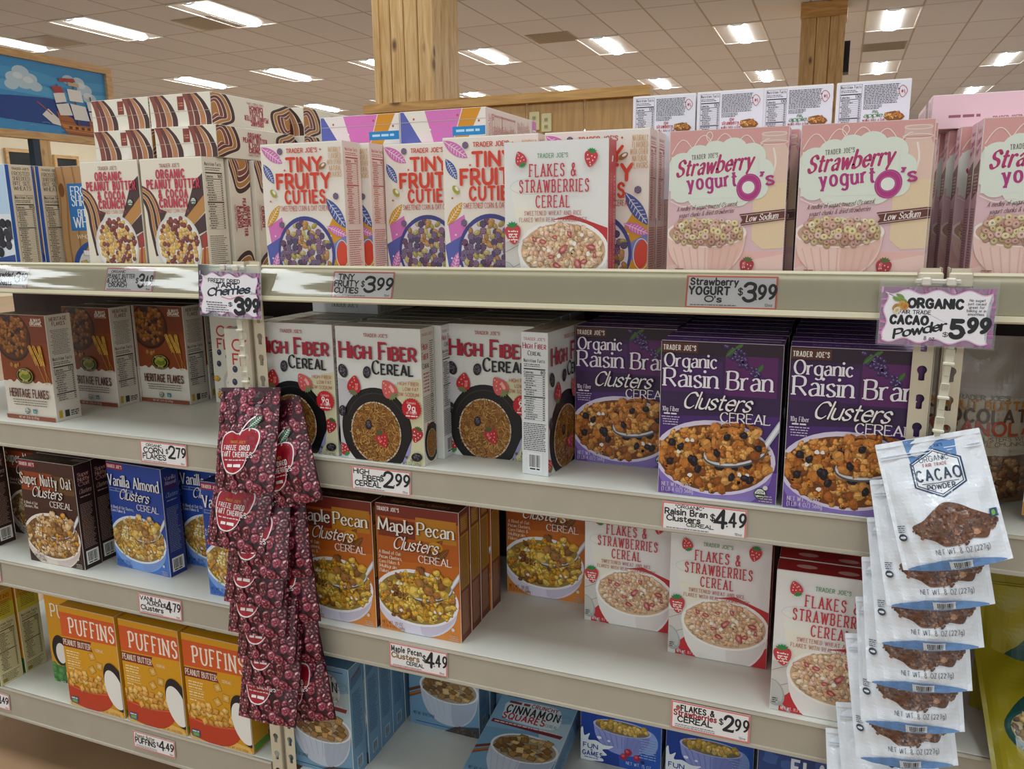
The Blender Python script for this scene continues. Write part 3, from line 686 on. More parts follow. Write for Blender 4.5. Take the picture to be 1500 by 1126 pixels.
# --- tiny fruit shapes carton
def tfc_shapes(c):
    H = c.H
    c.poly([(4, 84), (22, 74), (26, 96), (8, 112)], 'd877bb'); c.poly([(0, 104), (24, 92), (20, 122), (4, 128)], '5c63ad')
    c.poly([(72, 96), (88, 70), (100, 80), (100, 92), (76, 106)], 'd59a1f'); c.poly([(76, 106), (100, 92), (100, 108), (82, 122)], '7a86c0'); c.poly([(80, 150), (84, 118), (100, 116), (100, H)], 'd59a1f')
    c.poly([(0, 146), (12, 126), (26, 140), (22, H), (0, H)], 'd59a1f')
    for x, y in ((13, 95), (82, 95), (8, 118)): c.text('*', x-1.5, y+3, 5, None, 'f4ead8', 'mark')
def tfc_front(c):
    H = c.H; tfc_shapes(c)
    c.leaf(1, 3, 27, 20, 11, 'd474b8', 'f3dbe6'); c.leaf(3, 20, 15, 40, 9, '4b5a9c', 'd5d8e6'); c.leaf(3, 84, 20, 62, 9, 'd59a1f', 'f5e8c8')
    c.leaf(78, 56, 100, 86, 12, '4b5a9c', 'd5d8e6'); c.leaf(77, 84, 101, 94, 9, 'd474b8', 'f3dbe6'); c.leaf(6, 138, 15, 110, 9, 'd474b8', 'f3dbe6'); c.leaf(0, 150, 16, 134, 8, 'd59a1f', 'f5e8c8')
    c.ell(94, 112, 6.5, 13, 'd9472e', 22, 6); c.line([(93, 122), (87, 150)], 3, 'd9472e'); c.ring(94, 112, 7.4, 14, .7, 'f4ead8')
    c.ell(50, 111, 35, 37.5, '44468a', 44); c.ell(50, 112, 32, 34, 'dcd4d8', 44)
    c.pile(50, 112, 32.5, 34.5, 'fruity', 6.6, 5)
    c.rnd.seed(3); r = c.rnd
    for x, y in ((25, 8), (90, 54), (22, 82)): c.piece('fruity', x, y, 6, random.Random(4), c.L+1); c.L += 6
    c.ell(76, 24, 5, 2.6, '9a6a3a', 14, -30); c.ell(77, 23, 2.4, 1.2, 'f0e6da', 10, -30); c.ell(14, 50, 5, 3, 'a8a43a', 14, 50); c.ell(15, 49, 2.6, 1.4, 'f0e6da', 10, 50)
    c.text("TRADER JOE'S", 52, 10, 4.2, 37, 'c9452f', 'slabb', 'c'); c.text('*', 74, 12, 5, None, 'b5442f', 'mark')
    R = 'd8432a'
    c.text('TINY', 54, 28, 12.5, 42, R, 'heavy', 'c', wt=.92); c.text('FRUITY', 52, 45, 13.5, 64, R, 'heavy', 'c', wt=.92); c.text('CUTIES', 53, 60, 12, 48, R, 'heavy', 'c', wt=.92)
    c.text('SWEETENED CORN & OAT CEREAL', 52, 68, 5, 60, 'b5402c', 'sans', 'c')
    for x, y in ((30, 27), (10, 58), (77, 60)): c.ell(x, y, 1.1, 1.1, 'c9603f', 8)
    for i, t in enumerate(('NATURALLY', 'FLAVORED', 'WITH OTHER', 'NATURAL', 'FLAVORS')): c.text(t, 98.5, 11+i*6, 5, 14 if i != 2 else 16, 'c9995c', 'sans', 'r')
def tfc_side(c):
    c.rect(0, 0, c.W, c.H, 'e6cfc2'); c.nutri(c.W*.12, 5, c.W*.86, 84, 'b5402c', None, 9, False, cal='140')
    c.bars(c.W*.12, 88, c.W*.86, 18, 2.2, 'c0604e', .8, seed=8)
    c.rect(0, c.H-13, c.W, c.H, 'd56fb4'); c.barcode(c.W*.3, c.H-12, c.W*.68, c.H-1, 'e8d6dc', '4a2a3a')
def tfc_top(c):
    H = c.H; c.rect(0, 0, 100, H, 'ebe3d8')
    c.poly([(1, H*.02), (5, H*.02), (26, H), (1, H)], '5c63ad'); c.poly([(30, 0), (73, 0), (62, H), (40, H)], 'd877bb'); c.poly([(74, 0), (95, 0), (78, H), (63, H)], 'd5901c')
    c.rect(62, H*.55, 99, H*.82, '1f86c4'); c.bars(66, H*.64, 96, 1, 1, 'bfe0f0', 2.4)
    for x, y in ((17, .25), (68, .2), (92, .4), (36, .6)): c.ell(x, H*y, 1.2, 1.2, 'b5543c' if x != 36 else 'f4ead8', 8)
    c.line([(0, H*.34), (100, H*.34)], .5, 'b9b0a8')
carton('fruity_cuties', .189, .062, .282, 'eee6db', tfc_front, tfc_side, tfc_side, tfc_top, 'ebe3d8', 'e6cfc2')

# --- peanut butter and cocoa puffs carton
BR = ['4a2d2a', 'b97f43', '6d3a33', '8a4a3e']
def swirl(c, pts, cols, w, out='f2ead8'):
    P = spline(pts, False, 5)
    for i, col in enumerate(cols):
        off = (i-len(cols)/2+.5)*w
        Q = []
        for k in range(len(P)):
            a = P[max(0, k-1)]; b = P[min(len(P)-1, k+1)]; dx, dy = b[0]-a[0], b[1]-a[1]; L = hypot(dx, dy) or 1
            f = .6+.4*k/len(P); Q.append((P[k][0]-dy/L*off*f, P[k][1]+dx/L*off*f))
        c.line(Q, w*1.05, out, cap='butt'); c.line(Q, w*.9, col, cap='butt')
def pbc_front(c):
    H = c.H
    swirl(c, [(-6, 40), (8, 48), (16, 64), (19, 86), (26, 120)], [BR[2], BR[1], BR[0], BR[1], BR[0]], 5.4)
    c.poly([(100, 20), (100, 60), (64, 76), (76, 52), (86, 30)], '4d3636'); c.poly([(62, 80), (100, 46), (100, 66), (78, 84)], 'c0894c'); c.poly([(76, 86), (100, 68), (100, 90), (84, 96)], '4d3636')
    c.poly([(86, 98), (100, 91), (100, 110), (90, 112)], '8a4a3e'); c.poly([(80, H), (90, 114), (100, 111), (100, H)], 'b97f43'); c.line([(96, 96), (91, 144)], 3, 'b23a3a'); c.ell(96, 100, 3, 6, 'b23a3a', 14)
    c.poly([(24, 62), (38, 66), (28, 80)], '4d3636')
    c.ell(52, 108, 37, 39, 'd9d8d4', 44); c.ell(53, 109, 34, 36, 'efeae4', 44)
    c.pile(53, 108, 33.5, 35.5, 'ball', 6.2, 3, ['d9b36a', 'c99f58', '8a4a42', 'dcb870', '7a3f3a', '86463e', 'd4ab62', '7e423c'])
    c.text("TRADER JOE'S", 49, 11.5, 4.2, 32, '8d3a3a', 'slab', 'c')
    R = 'c23a52'
    c.text('ORGANIC', 49, 24.5, 9.6, 45, R, 'heavy', 'c', wt=1.05); c.text('PEANUT BUTTER', 52, 37, 10, 84, R, 'heavy', 'c', wt=1.05); c.text('& COCOA', 51, 49, 9.6, 46, R, 'heavy', 'c', wt=1.05); c.text('CRUNCH', 50, 60.5, 9.6, 44, R, 'heavy', 'c', wt=1.05)
    c.text('SWEETENED CORN CEREAL', 50, 67.5, 4, 52, 'b5545e', 'sans', 'c'); c.usda(83, 54, 4.6)
    c.bars(4, H-14, 14, 2, 3, '8a8378', 1.2)
def pbc_side(c):
    c.rect(0, 0, c.W, c.H, 'e4dac4'); c.nutri(c.W*.1, 5, c.W*.9, 92, '2a2622', None, 4, False, cal='160'); c.bars(c.W*.1, 97, c.W*.9, 16, 2.5, '4a4238', .8, seed=6); c.barcode(c.W*.3, c.H-18, c.W*.7, c.H-3, 'd8cfba')
def pbc_spine(c):
    W, H = c.W, c.H
    c.rect(0, 0, W, H, 'e9dfca')
    for y, sg in ((0, 1), (H, -1)):
        for i, col in enumerate([BR[0], BR[1], BR[2], BR[3], BR[1]]):
            r = 30-i*5.0; f = lambda q: [(W*.56+sg*W*.1*sin(3*t)+W*.64*cos(t)*q/30, y+sg*q*1.5*sin(t)) for t in [pi*k/24 for k in range(25)]]
            c.poly(f(r), 'efe5d0'); c.poly(f(r-.9), col)
    R = 'b03048'
    for i, (t, l) in enumerate((('ORGANIC', 26), ('PEANUT BUTTER', 48), ('& COCOA', 27), ('CRUNCH', 27))): c.text(t, W*(.72-.165*i), 60 if l < 40 else 50, 5.6, l, R, 'heavy', rot=90)
    c.text('SWEETENED CORN', W*.12, 58, 2.6, 34, R, 'sans', rot=90)
def pbc_top(c):
    H = c.H; c.rect(0, 0, 100, H, 'e9e3d4')
    for x in (0, 55):
        for i, col in enumerate((BR[0], 'b97f56', BR[2], BR[3])):
            a = x+i*9.3; e = 4.2*(3-i)
            c.poly(spline([(a, 0), (a+.5, H*.3), (a+4+e*.4, H*.7), (a+9+e, H)], False, 4)+spline([(a+16.6+e*.8, H), (a+11.6+e*.3, H*.7), (a+8.6, H*.3), (a+8.4, 0)], False, 4), col)
    c.rect(42.5, H*.5, 53, H*.92, '8a4034'); c.bars(44, H*.62, 51.5, 2, 3, 'c98a70', 1.4); c.line([(0, H*.45), (100, H*.47)], .5, 'b9b0a0')
carton('cocoa_crunch', .165, .066, .266, 'eae2d0', pbc_front, pbc_side, pbc_spine, pbc_top, 'e9e3d4', 'e6dcc6', bottom=pbc_top)

# --- frosted wheat biscuits carton
def fsw_front(c):
    c.rect(0, 0, 100, c.H, 'b58a5c')
    for x in (0, 12, 30): c.line([(x, 0), (x+4, 40), (x, 90), (x+3, c.H)], 3, '9a6f45', True)
    c.ell(8, 30, 5, 9, '7a4a2a', 16); c.rect(18, 22, 92, 82, '2f6fae'); c.rect(20, 24, 90, 80, '3478b8')
    for i, (t, h) in enumerate((('FROSTED', 11), ('SHREDDED', 13), ('BITE SIZE', 9), ('WHEATS', 13))): c.text(t, 55, 37+i*13.5, h, 62 if i != 2 else 44, 'f4f2ee', 'serif', 'c')
    c.text('WHOLE GRAIN', 56, 92, 5, 60, 'efe0c8', 'script', 'c'); c.ell(60, 128, 44, 34, '2b4f94', 40); c.ell(62, 130, 38, 29, 'd9d2c8', 40)
    c.pile(62, 130, 38, 29, 'square', 11, 4, ['b98a4c', 'd8d0c8', 'c9a26a', 'e6e0da', '8a5f30'])
def fsw_side(c):
    W, H = c.W, c.H; c.rect(0, 0, W, H, 'd9c7ab'); c.rect(0, 0, W*.14, H, '2c57a5'); c.rect(W*.93, 0, W, H, '2c57a5')
    for i, t in enumerate(('FROSTED', 'SHREDDED', 'BITE SIZE', 'WHEATS')): c.text(t, W*.54, 13+i*6, 4.6, W*.6, '5a5550', 'serif', 'c')
    c.text("TRADER JOE'S", W*.54, 6, 2.6, W*.6, '4a4a52', 'slab', 'c'); c.nutri(W*.22, 37, W*.88, H-12, '3a3632', None, 12, True, cal='190'); c.rect(W*.22, H-9, W*.9, H-5, 'b08a50')
def fsw_left(c):
    c.rect(0, 0, c.W, c.H, 'e2e4e6')
carton('frosted_wheat', .19, .074, .273, 'b58a5c', fsw_front, fsw_side, fsw_side, lambda c: (c.rect(0, 0, 100, c.H, '2c57a5'), c.text('FROSTED SHREDDED WHEATS', 50, c.H*.7, 6, 80, 'd9d4c8', 'serif', 'c')), '2c57a5', 'd9c7ab')
def bb_front(c):
    c.rect(0, 0, 100, c.H, 'dfe4ea'); c.ell(62, 80, 34, 24, 'e8e4ea', 30); c.rect(60, 0, 100, 60, 'b8d2ea'); c.pile(66, 86, 38, 26, 'ball', 11, 6, ['2c2a34', '1f1d27', '3a3644']); c.poly([(60, 116), (100, 110), (100, 150), (84, 150)], '2d4a8c'); c.ell(92, 135, 16, 12, 'f2f0ec', 20)
carton('blueberry_wheat', .19, .074, .273, 'dfe4ea', bb_front, fsw_side, fsw_side, None, '2c57a5', 'd9c7ab')

# --- strawberry yogurt rings carton
def sy_front(c):
    H = c.H
    c.rect(0, 0, 100, 40, 'd9a09c'); c.rect(0, 40, 100, 104, 'e0bcc2'); c.rect(0, 104, 100, H, 'e9b7ae'); c.poly([(0, H), (0, 118), (30, 108), (70, 112), (100, 106), (100, H)], 'edc8be')
    c.poly([(76, 20), (80, 14), (97, 14), (100, 20), (100, 100), (76, 100), (73, 90)], 'e3c3b4'); c.rect(78, 4, 98, 13, 'd8b6ae'); c.ring(88, 6, 10, 1.6, .6, 'efd9d0'); c.ring(88, 13, 11, 1.8, .6, 'efd9d0')
    c.poly([(73, 48), (100, 46), (100, 101), (82, 102), (73, 94)], 'e5cca9'); c.line([(88, 18), (90, 30), (87, 44)], 1.6, 'f2e4d8', True)
    lp = []
    for k in range(0, 61):
        t = k/60; x = 2+82*t; y = 20-10*abs(sin(t*pi*4.5))-6*sin(t*pi); lp.append((x, y))
    c.line(lp, .7, 'f2e2d8'); c.line([(33, 12), (37, 6), (35, 2), (32, 4), (33, 9), (40, 14)], .7, 'f2e2d8', True)
    cl = []
    for k in range(16):
        a = 2*pi*k/16; cl.append((41, 38, a))
    def cloud(s_, col):
        for (x, y, r) in ((12, 30, 12), (26, 24, 12), (40, 20, 11), (55, 19, 12), (70, 24, 12), (78, 36, 11), (75, 50, 10), (60, 54, 12), (44, 56, 11), (28, 56, 11), (12, 52, 10), (4, 42, 10)):
            c.ell(x, y, r*s_, r*s_*.95, col, 24)
        c.rect(2, 22, 76, 58, col)
    c.L += 1; cloud(1.0, 'dfe6da')
    c.L += 1
    c.line([(2, 60), (14, 65), (26, 62), (40, 68), (54, 63), (66, 60)], .7, 'f2e2d8', True)
    M_ = 'b0357f'; D_ = '5a3036'
    c.text("TRADER JOE'S", 20, 25, 3.8, 22, '5c4a44', 'slab', rot=-4)
    c.text('Strawberry', 7, 39, 13, 64, 'b4326c', 'script', rot=-5, wt=1.3); c.text('yogurt', 17.5, 50.5, 12.6, 41, M_, 'slabb', rot=-4, wt=.95)
    c.ell(69, 49.5, 10.2, 11.5, M_, 36, 15); c.ring(69, 49.5, 9.2, 10.4, .25, 'cf7ab4'); c.ell(68.6, 49.5, 5.2, 5.2, 'e6ebe2', 28); c.ring(68.6, 49.5, 6, 6, .3, 'cf7ab4')
    c.text("'s", 79.5, 47.5, 10.5, 9.5, M_, 'slabb')
    c.text("A medley of yogurt covered O's cereal,", 8, 69, 3.6, 52, D_, 'brush', rot=-5); c.text('yogurt chunks & dried strawberries', 10, 74.5, 3.6, 47, D_, 'brush', rot=-5)
    c.poly([(62, 72), (100, 68), (100, 77), (62, 82), (65, 77)], '67362f'); c.line([(63, 73.3), (100, 69.3)], .4, 'e0c8c0', dash=1.2); c.line([(63, 80.8), (100, 75.8)], .4, 'e0c8c0', dash=1.2)
    c.text('Low Sodium', 68, 78.5, 5, 26, 'f2e6e0', 'script', rot=-6)
    c.bowl(34, 88, 35, 12.5, 36, 'ecc9bc', 'f4e6de', 'c9a08c', .5, 'e3b9ac')
    for k in range(-4, 5): c.line([(34+k*7, 101), (34+k*5.4, 122)], .8, 'e2b5a6')
    c.pile(34, 88, 32.5, 12, 'ring', 5.4, 9, ['c9b488', 'b89a70', 'bf9488']); c.pile(34, 85, 30, 13, 'ring', 5.6, 8, ['d6c698', 'c9b384', 'c9a08e', 'b08470', 'dccfae', 'd0b0a4', 'd2c08e'])
    c.berry(70, 117, 7, 'a83240', 8, '5a6a34', 'e8c0a0', 'd06a70'); c.bars(8, 119, 16, 2, 2, 'a86a60', .9)
def sy_side(c):
    W, H = c.W, c.H; c.rect(0, 0, W, H, 'e6c0c8'); c.text("TRADER JOE'S", W/2, 10, 2.6, W*.6, '8a5a60', 'slab', 'c')
    c.text('Strawberry', W/2, 20, 5, W*.7, 'b0357f', 'script', 'c', -8); c.text("yogurt O's", W/2, 27, 5, W*.7, 'b0357f', 'slab', 'c', -8)
    c.poly([(0, 38), (W, 31), (W, 56), (0, 63)], '6e4038'); c.bars(W*.15, 42, W*.85, 6, 2.8, 'd9b8b0', 1, 'c'); c.bars(W*.15, 70, W*.85, 30, 2.2, '9a6a72', .8, seed=9)
carton('yogurt_rings', .183, .054, .268, 'e0b0b0', sy_front, sy_side, sy_side, lambda c: (c.rect(0, 0, 100, c.H, 'e8c4cc'), c.text("TRADER JOE'S", 60, c.H*.86, 5, 22, '9a4a6a', 'slab', 'c', -1), c.bars(14, c.H*.6, 40, 1, 1, '9a5a70', 2.4)), 'e8c4cc', 'e6c0c8')

# --- cereal bar carton (printed back)
def nb_front(fruit, fcol):
    def fn(c):
        c.nutri(5, 4, 35, 118, '26262a', None, 2, True); c.bars(38, 6, 86, 12, 2.3, '3c3c42', 1.1, seed=3, ragged=.1); c.bars(38, 34, 64, 3, 2.2, '3c3c42', 1, seed=4)
        c.line(spline([(84, 14), (88, 9), (93, 12), (95, 18), (90, 25), (86, 22)], True), .8, 'b8404a', closed=True); c.ell(88.5, 17, 1.4, 2.2, 'b8404a', 8); c.line([(91, 15), (92, 20)], .8, 'b8404a')
        c.text('this', 50, 45, 4, 7, fcol, 'script'); c.text(fruit, 52, 51, 6, 25, fcol, 'serifb', 'c'); c.text('walks into a bar', 53, 56.5, 3.8, 30, 'a8303a', 'serif', 'c')
        c.blob(80, 51, 15, '8a5424', 12, .14, asp=.5, rot=.1); c.pile(80, 50, 13.5, 6.4, 'clump', 5, 3, ['c98a48', 'b5722e', 'd9a25c'])
    return fn
for nm, fr, fc in (('apple_bar', 'apple', '3f7a34'), ('strawberry_bar', 'strawberry', 'b0303a')):
    carton(nm, .114, .045, .186, 'e2e2ea', nb_front(fr, fc), None, None, None, 'e2e2ea', 'd9d6e0')

# --- high fibre carton
def blackberry(c, x, y, r, rot=0):
    c.ell(x, y, r*.72, r, '1f1a22', 16, rot); rr = random.Random(int(x*7)); c.L += 1
    for k in range(16):
        a, b = rr.uniform(0, 6.3), sqrt(rr.random())*.75; c.ell(x+r*.66*b*cos(a), y+r*.9*b*sin(a), r*.2, r*.2, '3a323e', 7, L=c.L); c.ell(x+r*.66*b*cos(a)-r*.05, y+r*.9*b*sin(a)-r*.06, r*.07, r*.07, '8a828e', 5, L=c.L+1)
    c.L += 1
def hf_plate(c, cx, cy_, k, kx=1.0):
    q = lambda x, y: (cx+x*k*kx, cy_+y*k)
    c.ell(cx, cy_, 42*k*kx, 45*k, '0c0a0c', 48); c.ell(cx, cy_-1*k, 40*k*kx, 43*k, '131113', 48); c.ring(cx, cy_, 36*k*kx, 39*k, .7*k, '3a3634', 40, 200, 330)
    c.poly([q(28, 36), q(38, 14), q(41, 8), q(39, 22), q(31, 35)], '9a98c8')
    c.ell(cx-1*k, cy_+3*k, 30*k*kx, 33*k, 'ddd0bd', 40); c.ell(cx-1*k, cy_+3*k, 28.5*k*kx, 31.5*k, '8a5a2a', 40)
    c.pile(cx-1*k, cy_+3*k, 30*k*kx, 33*k, 'twig', 2.6*k, 21); c.pile(cx-1*k, cy_+3*k, 30*k*kx, 33*k, 'twig', 3.4*k, 22, )
def hf_front(c):
    H = c.H; c.rect(0, 0, 100, H, 'd9dad6'); c.poly([(60, 60), (100, 50), (100, H), (70, H)], 'd2cea9'); c.poly([(0, 55), (22, 60), (8, H), (0, H)], 'c4c2c8')
    c.berry(4, 132, 7, 'b8323a', 150); c.berry(92, 110, 8, 'b02e36', 20, '4a5a34')
    hf_plate(c, 45, 108, 1.0)
    blackberry(c, 36, 103, 5.5); c.berry(52, 118, 8.5, 'b8242e', -25, '4a5a34', 'e0a890', 'd25a60')
    blackberry(c, 8, 47, 7.5, -20); blackberry(c, 37, 47, 6.5, 10); blackberry(c, 92, 133, 6.5, 80); blackberry(c, 5, 90, 6, 10)
    c.berry(21, 61, 9.5, 'b8242e', 190, '6a7248', 'e0a890', 'd86a6a'); c.berry(62, 63, 10, 'cf5a5a', -35+180, '7a8458', 'e6b4a4', 'e8a8a0')
    c.text("TRADER JOE'S", 49, 10, 3.4, 28, 'a82a36', 'slab', 'c')
    c.text('High Fiber', 6.2, 33.2, 17, 89, '6a2430', 'hf', caps=True, wt=.95); c.text('High Fiber', 5.5, 32.6, 17, 89, 'a81e34', 'hf', caps=True, wt=.9)
    c.text('Cereal', 44, 48, 13.5, 47, '16181c', 'hf', caps=True)
    for i, t in enumerate(('HIGH FIBER', 'LOW FAT', 'LOW SODIUM')): c.text(t, 97, 58+i*5.6, 3.6, (24, 18, 27)[i], 'b03a42', 'sans', 'r')
    P = []
    for k in range(48): r = 11.4 if k % 2 else 10.5; P.append((88+r*cos(k*pi/24), 82+r*sin(k*pi/24)))
    c.poly(P, 'c01c2a'); c.text('Contains', 88, 77, 2.4, 10, 'f2e0dc', 'sans', 'c'); c.text('9g', 88, 84, 6, 8, 'f6ece8', 'bold', 'c'); c.text('of FIBER', 88, 87.6, 2.8, 12, 'f2e0dc', 'sans', 'c'); c.bars(81, 89, 95, 1, 1, 'f2e0dc', 1.3, 'c')
    c.text('NET WT.', 97, 138, 2.6, 12, '4a4a3a', 'tiny', 'r'); c.text('14.5 OZ (411g)', 97, 141.6, 2.6, 22, '4a4a3a', 'tiny', 'r'); c.ell(80, 134, 1.6, 1.6, '5a5a48', 10)
def hf_side_pic(c):
    W, H = c.W, c.H; c.rect(0, 0, W, H, 'd6d0c4'); c.text("TRADER JOE'S", W/2, 8, 2.6, W*.8, 'a82a36', 'slab', 'c'); c.text('High', W*.3, 22, 7, W*.42, 'a81e34', 'hf', 'c', caps=True); c.text('Fiber', W*.3, 32, 7, W*.46, 'a81e34', 'hf', 'c', caps=True); c.text('Cereal', W*.34, 41, 5.5, W*.5, '2a2a2e', 'hf', 'c', caps=True)
    c.bars(W*.12, 46, W*.6, 6, 3.6, 'a84a50', 1.3, 'c'); c.bars(W*.1, 70, W*.9, 14, 2, '6a6660', .8); c.bars(W*.66, 14, W*.94, 42, 2.2, '3c3a38', .9)
    c.berry(W*.4, 103, 4.5, 'b8323a', 160); hf_plate(c, W*.62, 120, .46, .8)
def hf_side_nut(c):
    W, H = c.W, c.H; c.rect(0, 0, W, H, 'dcdfe2'); c.text("TRADER JOE'S", W/2, 8, 2.6, W*.8, 'a82a36', 'slab', 'c'); c.text('High Fiber', W/2, 16, 5.6, W*.86, 'a81e34', 'hf', 'c', caps=True); c.text('Cereal', W/2, 22.5, 4.4, W*.5, '2a2a2e', 'hf', 'c', caps=True)
    c.nutri(W*.07, 25, W*.93, 88, '1c1c1e', None, 15, False, cal='80'); c.bars(W*.07, 90, W*.93, 15, 1.9, '2c2c30', .8, ragged=.08); c.barcode(W*.22, H-23, W*.78, H-4, 'e6e8ea')
carton('high_fiber', .190, .054, .271, 'd9dad6', hf_front, hf_side_pic, hf_side_nut, lambda c: (c.rect(0, 0, 100, c.H, 'a8a294'), c.text('High Fiber', 45, c.H*.62, 8, 52, '7a5a50', 'hf', 'c', caps=True), c.bars(20, c.H*.75, 76, 2, 3.4, '8a8272', 1.5)), 'a8a294', 'd6d0c4')

# --- cluster cereals: four cartons share one layout
def clusters_front(bg, low, plate, tj, name_fn, pal, kind='mix', d=8.2, cap=None, spx=66, bowlc='ded8ea', rimc='f0ecf4', blend=True, raisin=None, cerx=(52, 91), clx=(21, 53), cly=49, cery=61, cy0=104):
    def fn(c):
        H = c.H; c.rect(0, 0, 100, H, bg); c.poly([(0, H), (0, 66), (100, 60), (100, H)], low[0]); c.poly([(0, H), (0, 108), (50, 120), (100, 108), (100, H)], low[1])
        if cap: cap(c)
        c.rect(0.6, 1.5, 31, 10, tj); c.text("TRADER JOE'S", 2.2, 8, 4.2, 27, 'f0ebe6', 'slabb')
        c.bowl(47, cy0, 51, 33, 42, bowlc, rimc, mul(pal[1], .45), .5, mixc(bowlc, '8a7a9a', .25))
        c.pile(47, cy0, 48, 30, kind, d, 5, pal)
        rr = random.Random(4)
        for k in range(9): c.blob(47+rr.uniform(-34, 34), cy0+rr.uniform(-18, 20), 1.9, 'efe9e2', 8, .3)
        if raisin:
            for k in range(26): x, y = 47+rr.uniform(-40, 36), cy0+rr.uniform(-21, 22); c.blob(x, y, 4, '17121a', 9, .2, asp=.75); c.blob(x-.6, y-.8, 2, '3a3040', 7, .3, asp=.5)
        c.line([(87, 89), (101, cy0-35)], 5, 'b9bcc6'); c.line([(88, 88), (101, cy0-36)], 2.6, 'e6e8ee')
        c.ell(65, 93.6, 27, 12.5, '5a5458', 32, -14); c.ell(65, 92.6, 26.4, 11.8, 'cfd2da', 32, -14); c.ell(65, 90.8, 25.4, 11.6, mul(pal[1], .4), 32, -14)
        c.pile(64, 85.5, 29, 18.5, kind, d*1.15, 9, pal, -14)
        if raisin:
            for x, y in ((50, 95), (72, 78), (84, 88), (58, 80)): c.blob(x, y, 3.6, '17121a', 9, .2, asp=.8); c.blob(x-.6, y-.8, 1.6, '3a3040', 7, .3, asp=.5)
        name_fn(c)
        c.text('Clusters', clx[0]+1, cly+.8, 13.5, clx[1], mul(bg, .3), 'brush', wt=1.25); c.text('Clusters', clx[0], cly, 13.5, clx[1], 'f0ebe8', 'brush')
        c.text('CEREAL', cerx[0], cery, 8, cerx[1]-cerx[0], 'ece6e2', 'serif')
        c.text('NET WT. 20 OZ', 4, H-8, 3.6, 25, 'd9cfe0' if raisin else mul(bg, .55), 'serif'); c.text('(1 LB 4 OZ) 568g', 4, H-3.4, 3.6, 27, 'd9cfe0' if raisin else mul(bg, .55), 'serif')
        c.ell(91, H-15, 2, 2, 'd9d4cc', 12); c.bars(86, H-8, 97, 3, 2.2, 'b9b0a8', .9, 'r')
    return fn
def shadow_text(c, t, x, y, h, w, col, dark, st='serif'):
    c.text(t, x+.7, y+.7, h, w, dark, st, wt=1.2); c.text(t, x, y, h, w, col, st)
def cl_side(bg, plate, ink, title, bar=True, pic=False):
    def fn(c):
        W, H = c.W, c.H; c.rect(0, 0, W, H, bg); c.rect(W*.14, 12, W*.86, 30, plate)
        for i, t in enumerate(title): c.text(t, W*.5, 17+i*6.4, 5, W*.62, ink, 'serif', 'c')
        c.text('Clusters', W*.5, 40, 6, W*.66, ink, 'brush', 'c'); c.bars(W*.2, 44, W*.8, 1, 2, ink, 1.3, 'c')
        c.bars(W*.14, 54, W*.86, 28, 2.2, mixc(ink, bg, .35), .9, seed=3)
        if bar: c.barcode(W*.16, H-25, W*.86, H-6)
    return fn
def mp_side(c):
    W, H = c.W, c.H; c.rect(0, 0, W, H, '6b2f1c'); c.rect(W*.14, 6, W*.84, 24, '9a6a2c'); c.bars(W*.2, 9, W*.78, 6, 2.4, 'd0a860', 1); c.rect(W*.1, 27, W*.9, 88, 'b8862e')
    c.bars(W*.16, 30, W*.84, 26, 2.2, '3a2412', 1, seed=5); c.bars(W*.14, 92, W*.86, 22, 2.2, 'c9a07c', .9, seed=6)
FLK = ['cda23a', 'dab858', 'c08a2a', 'a5723a', '82522a', 'd4ac4a']
def mp_name(c):
    shadow_text(c, 'Maple', 4, 30, 14, 42, 'f2ece4', '4a1c0e'); shadow_text(c, 'Pecan', 52, 30, 14, 42, 'f2ece4', '5a3a10')
    for i, t in enumerate(('A Blend of Oat-', 'Pecan Clusters,', 'Corn Flakes &', 'Multigrain', 'Flakes')): c.text(t, 3.5, 57+i*5.4, 3.8, (28, 28, 25, 21, 11)[i], 'efe2d0', 'serif')
def mp_cap(c):
    c.rect(0, 0, 100, 14, '7a2d22'); c.rect(3, 17, 48, 37, '7d3420'); c.rect(49, 11, 97, 37, 'b87a1f')
    for a, b, r in ((72, 42, 9), (80, 50, 8), (66, 52, 7)): c.leaf(a-r, b+r, a+r, b-r, r, '6b3a14', '9a6a2c')
    c.ell(72, 42, 9, 6, 'c98a20', 16)
carton('maple_pecan', .190, .048, .281, 'b55a1a', clusters_front('b35a1c', ('c06820', 'd9873a'), None, '7a2d22', mp_name, FLK, cap=mp_cap), mp_side, mp_side, lambda c: c.text('Maple Pecan Clusters', 50, c.H*.7, 7, 70, 'b08050', 'serif', 'c'), '4a2016', '6b2f1c')
NUT = ['c09668', 'ac8048', 'd4b084', '8f6238', 'dcc094', 'c98f38']
def sno_name(c):
    shadow_text(c, 'Super Nutty Oat', 3, 33, 15, 91, 'f2ece4', '2a1410')
    for i, t in enumerate(('A Blend of Oat', 'Clusters, Plus')): c.text(t, 4, 61+i*5, 3.8, (25, 25)[i], 'e6d8cc', 'serif')
carton('nutty_oat', .190, .052, .273, '4a2a22', clusters_front('4a2a22', ('43241e', '3a201c'), None, '9a2436', sno_name, NUT, bowlc='e0cfc4', rimc='efe6de', cap=lambda c: (c.rect(2, 16, 60, 42, '9a4420'), c.rect(62, 18, 98, 42, '6a4a2a'))), cl_side('2f1a1c', '4a1f28', 'cfae9c', ('Super', 'Nutty', 'Oat')), cl_side('2f1a1c', '4a1f28', 'cfae9c', ('Super', 'Nutty', 'Oat')), lambda c: (c.text('Super Nutty Oat Clusters', 46, c.H*.6, 7, 66, '7a5a50', 'serif', 'c'), c.rect(76, c.H*.15, 97, c.H*.45, '8a8078')), '2f1a1c', '2f1a1c')
VAN = ['cf9f3c', 'dcb668', 'bd8a44', 'b08048', 'e4c884', 'd0ae78']
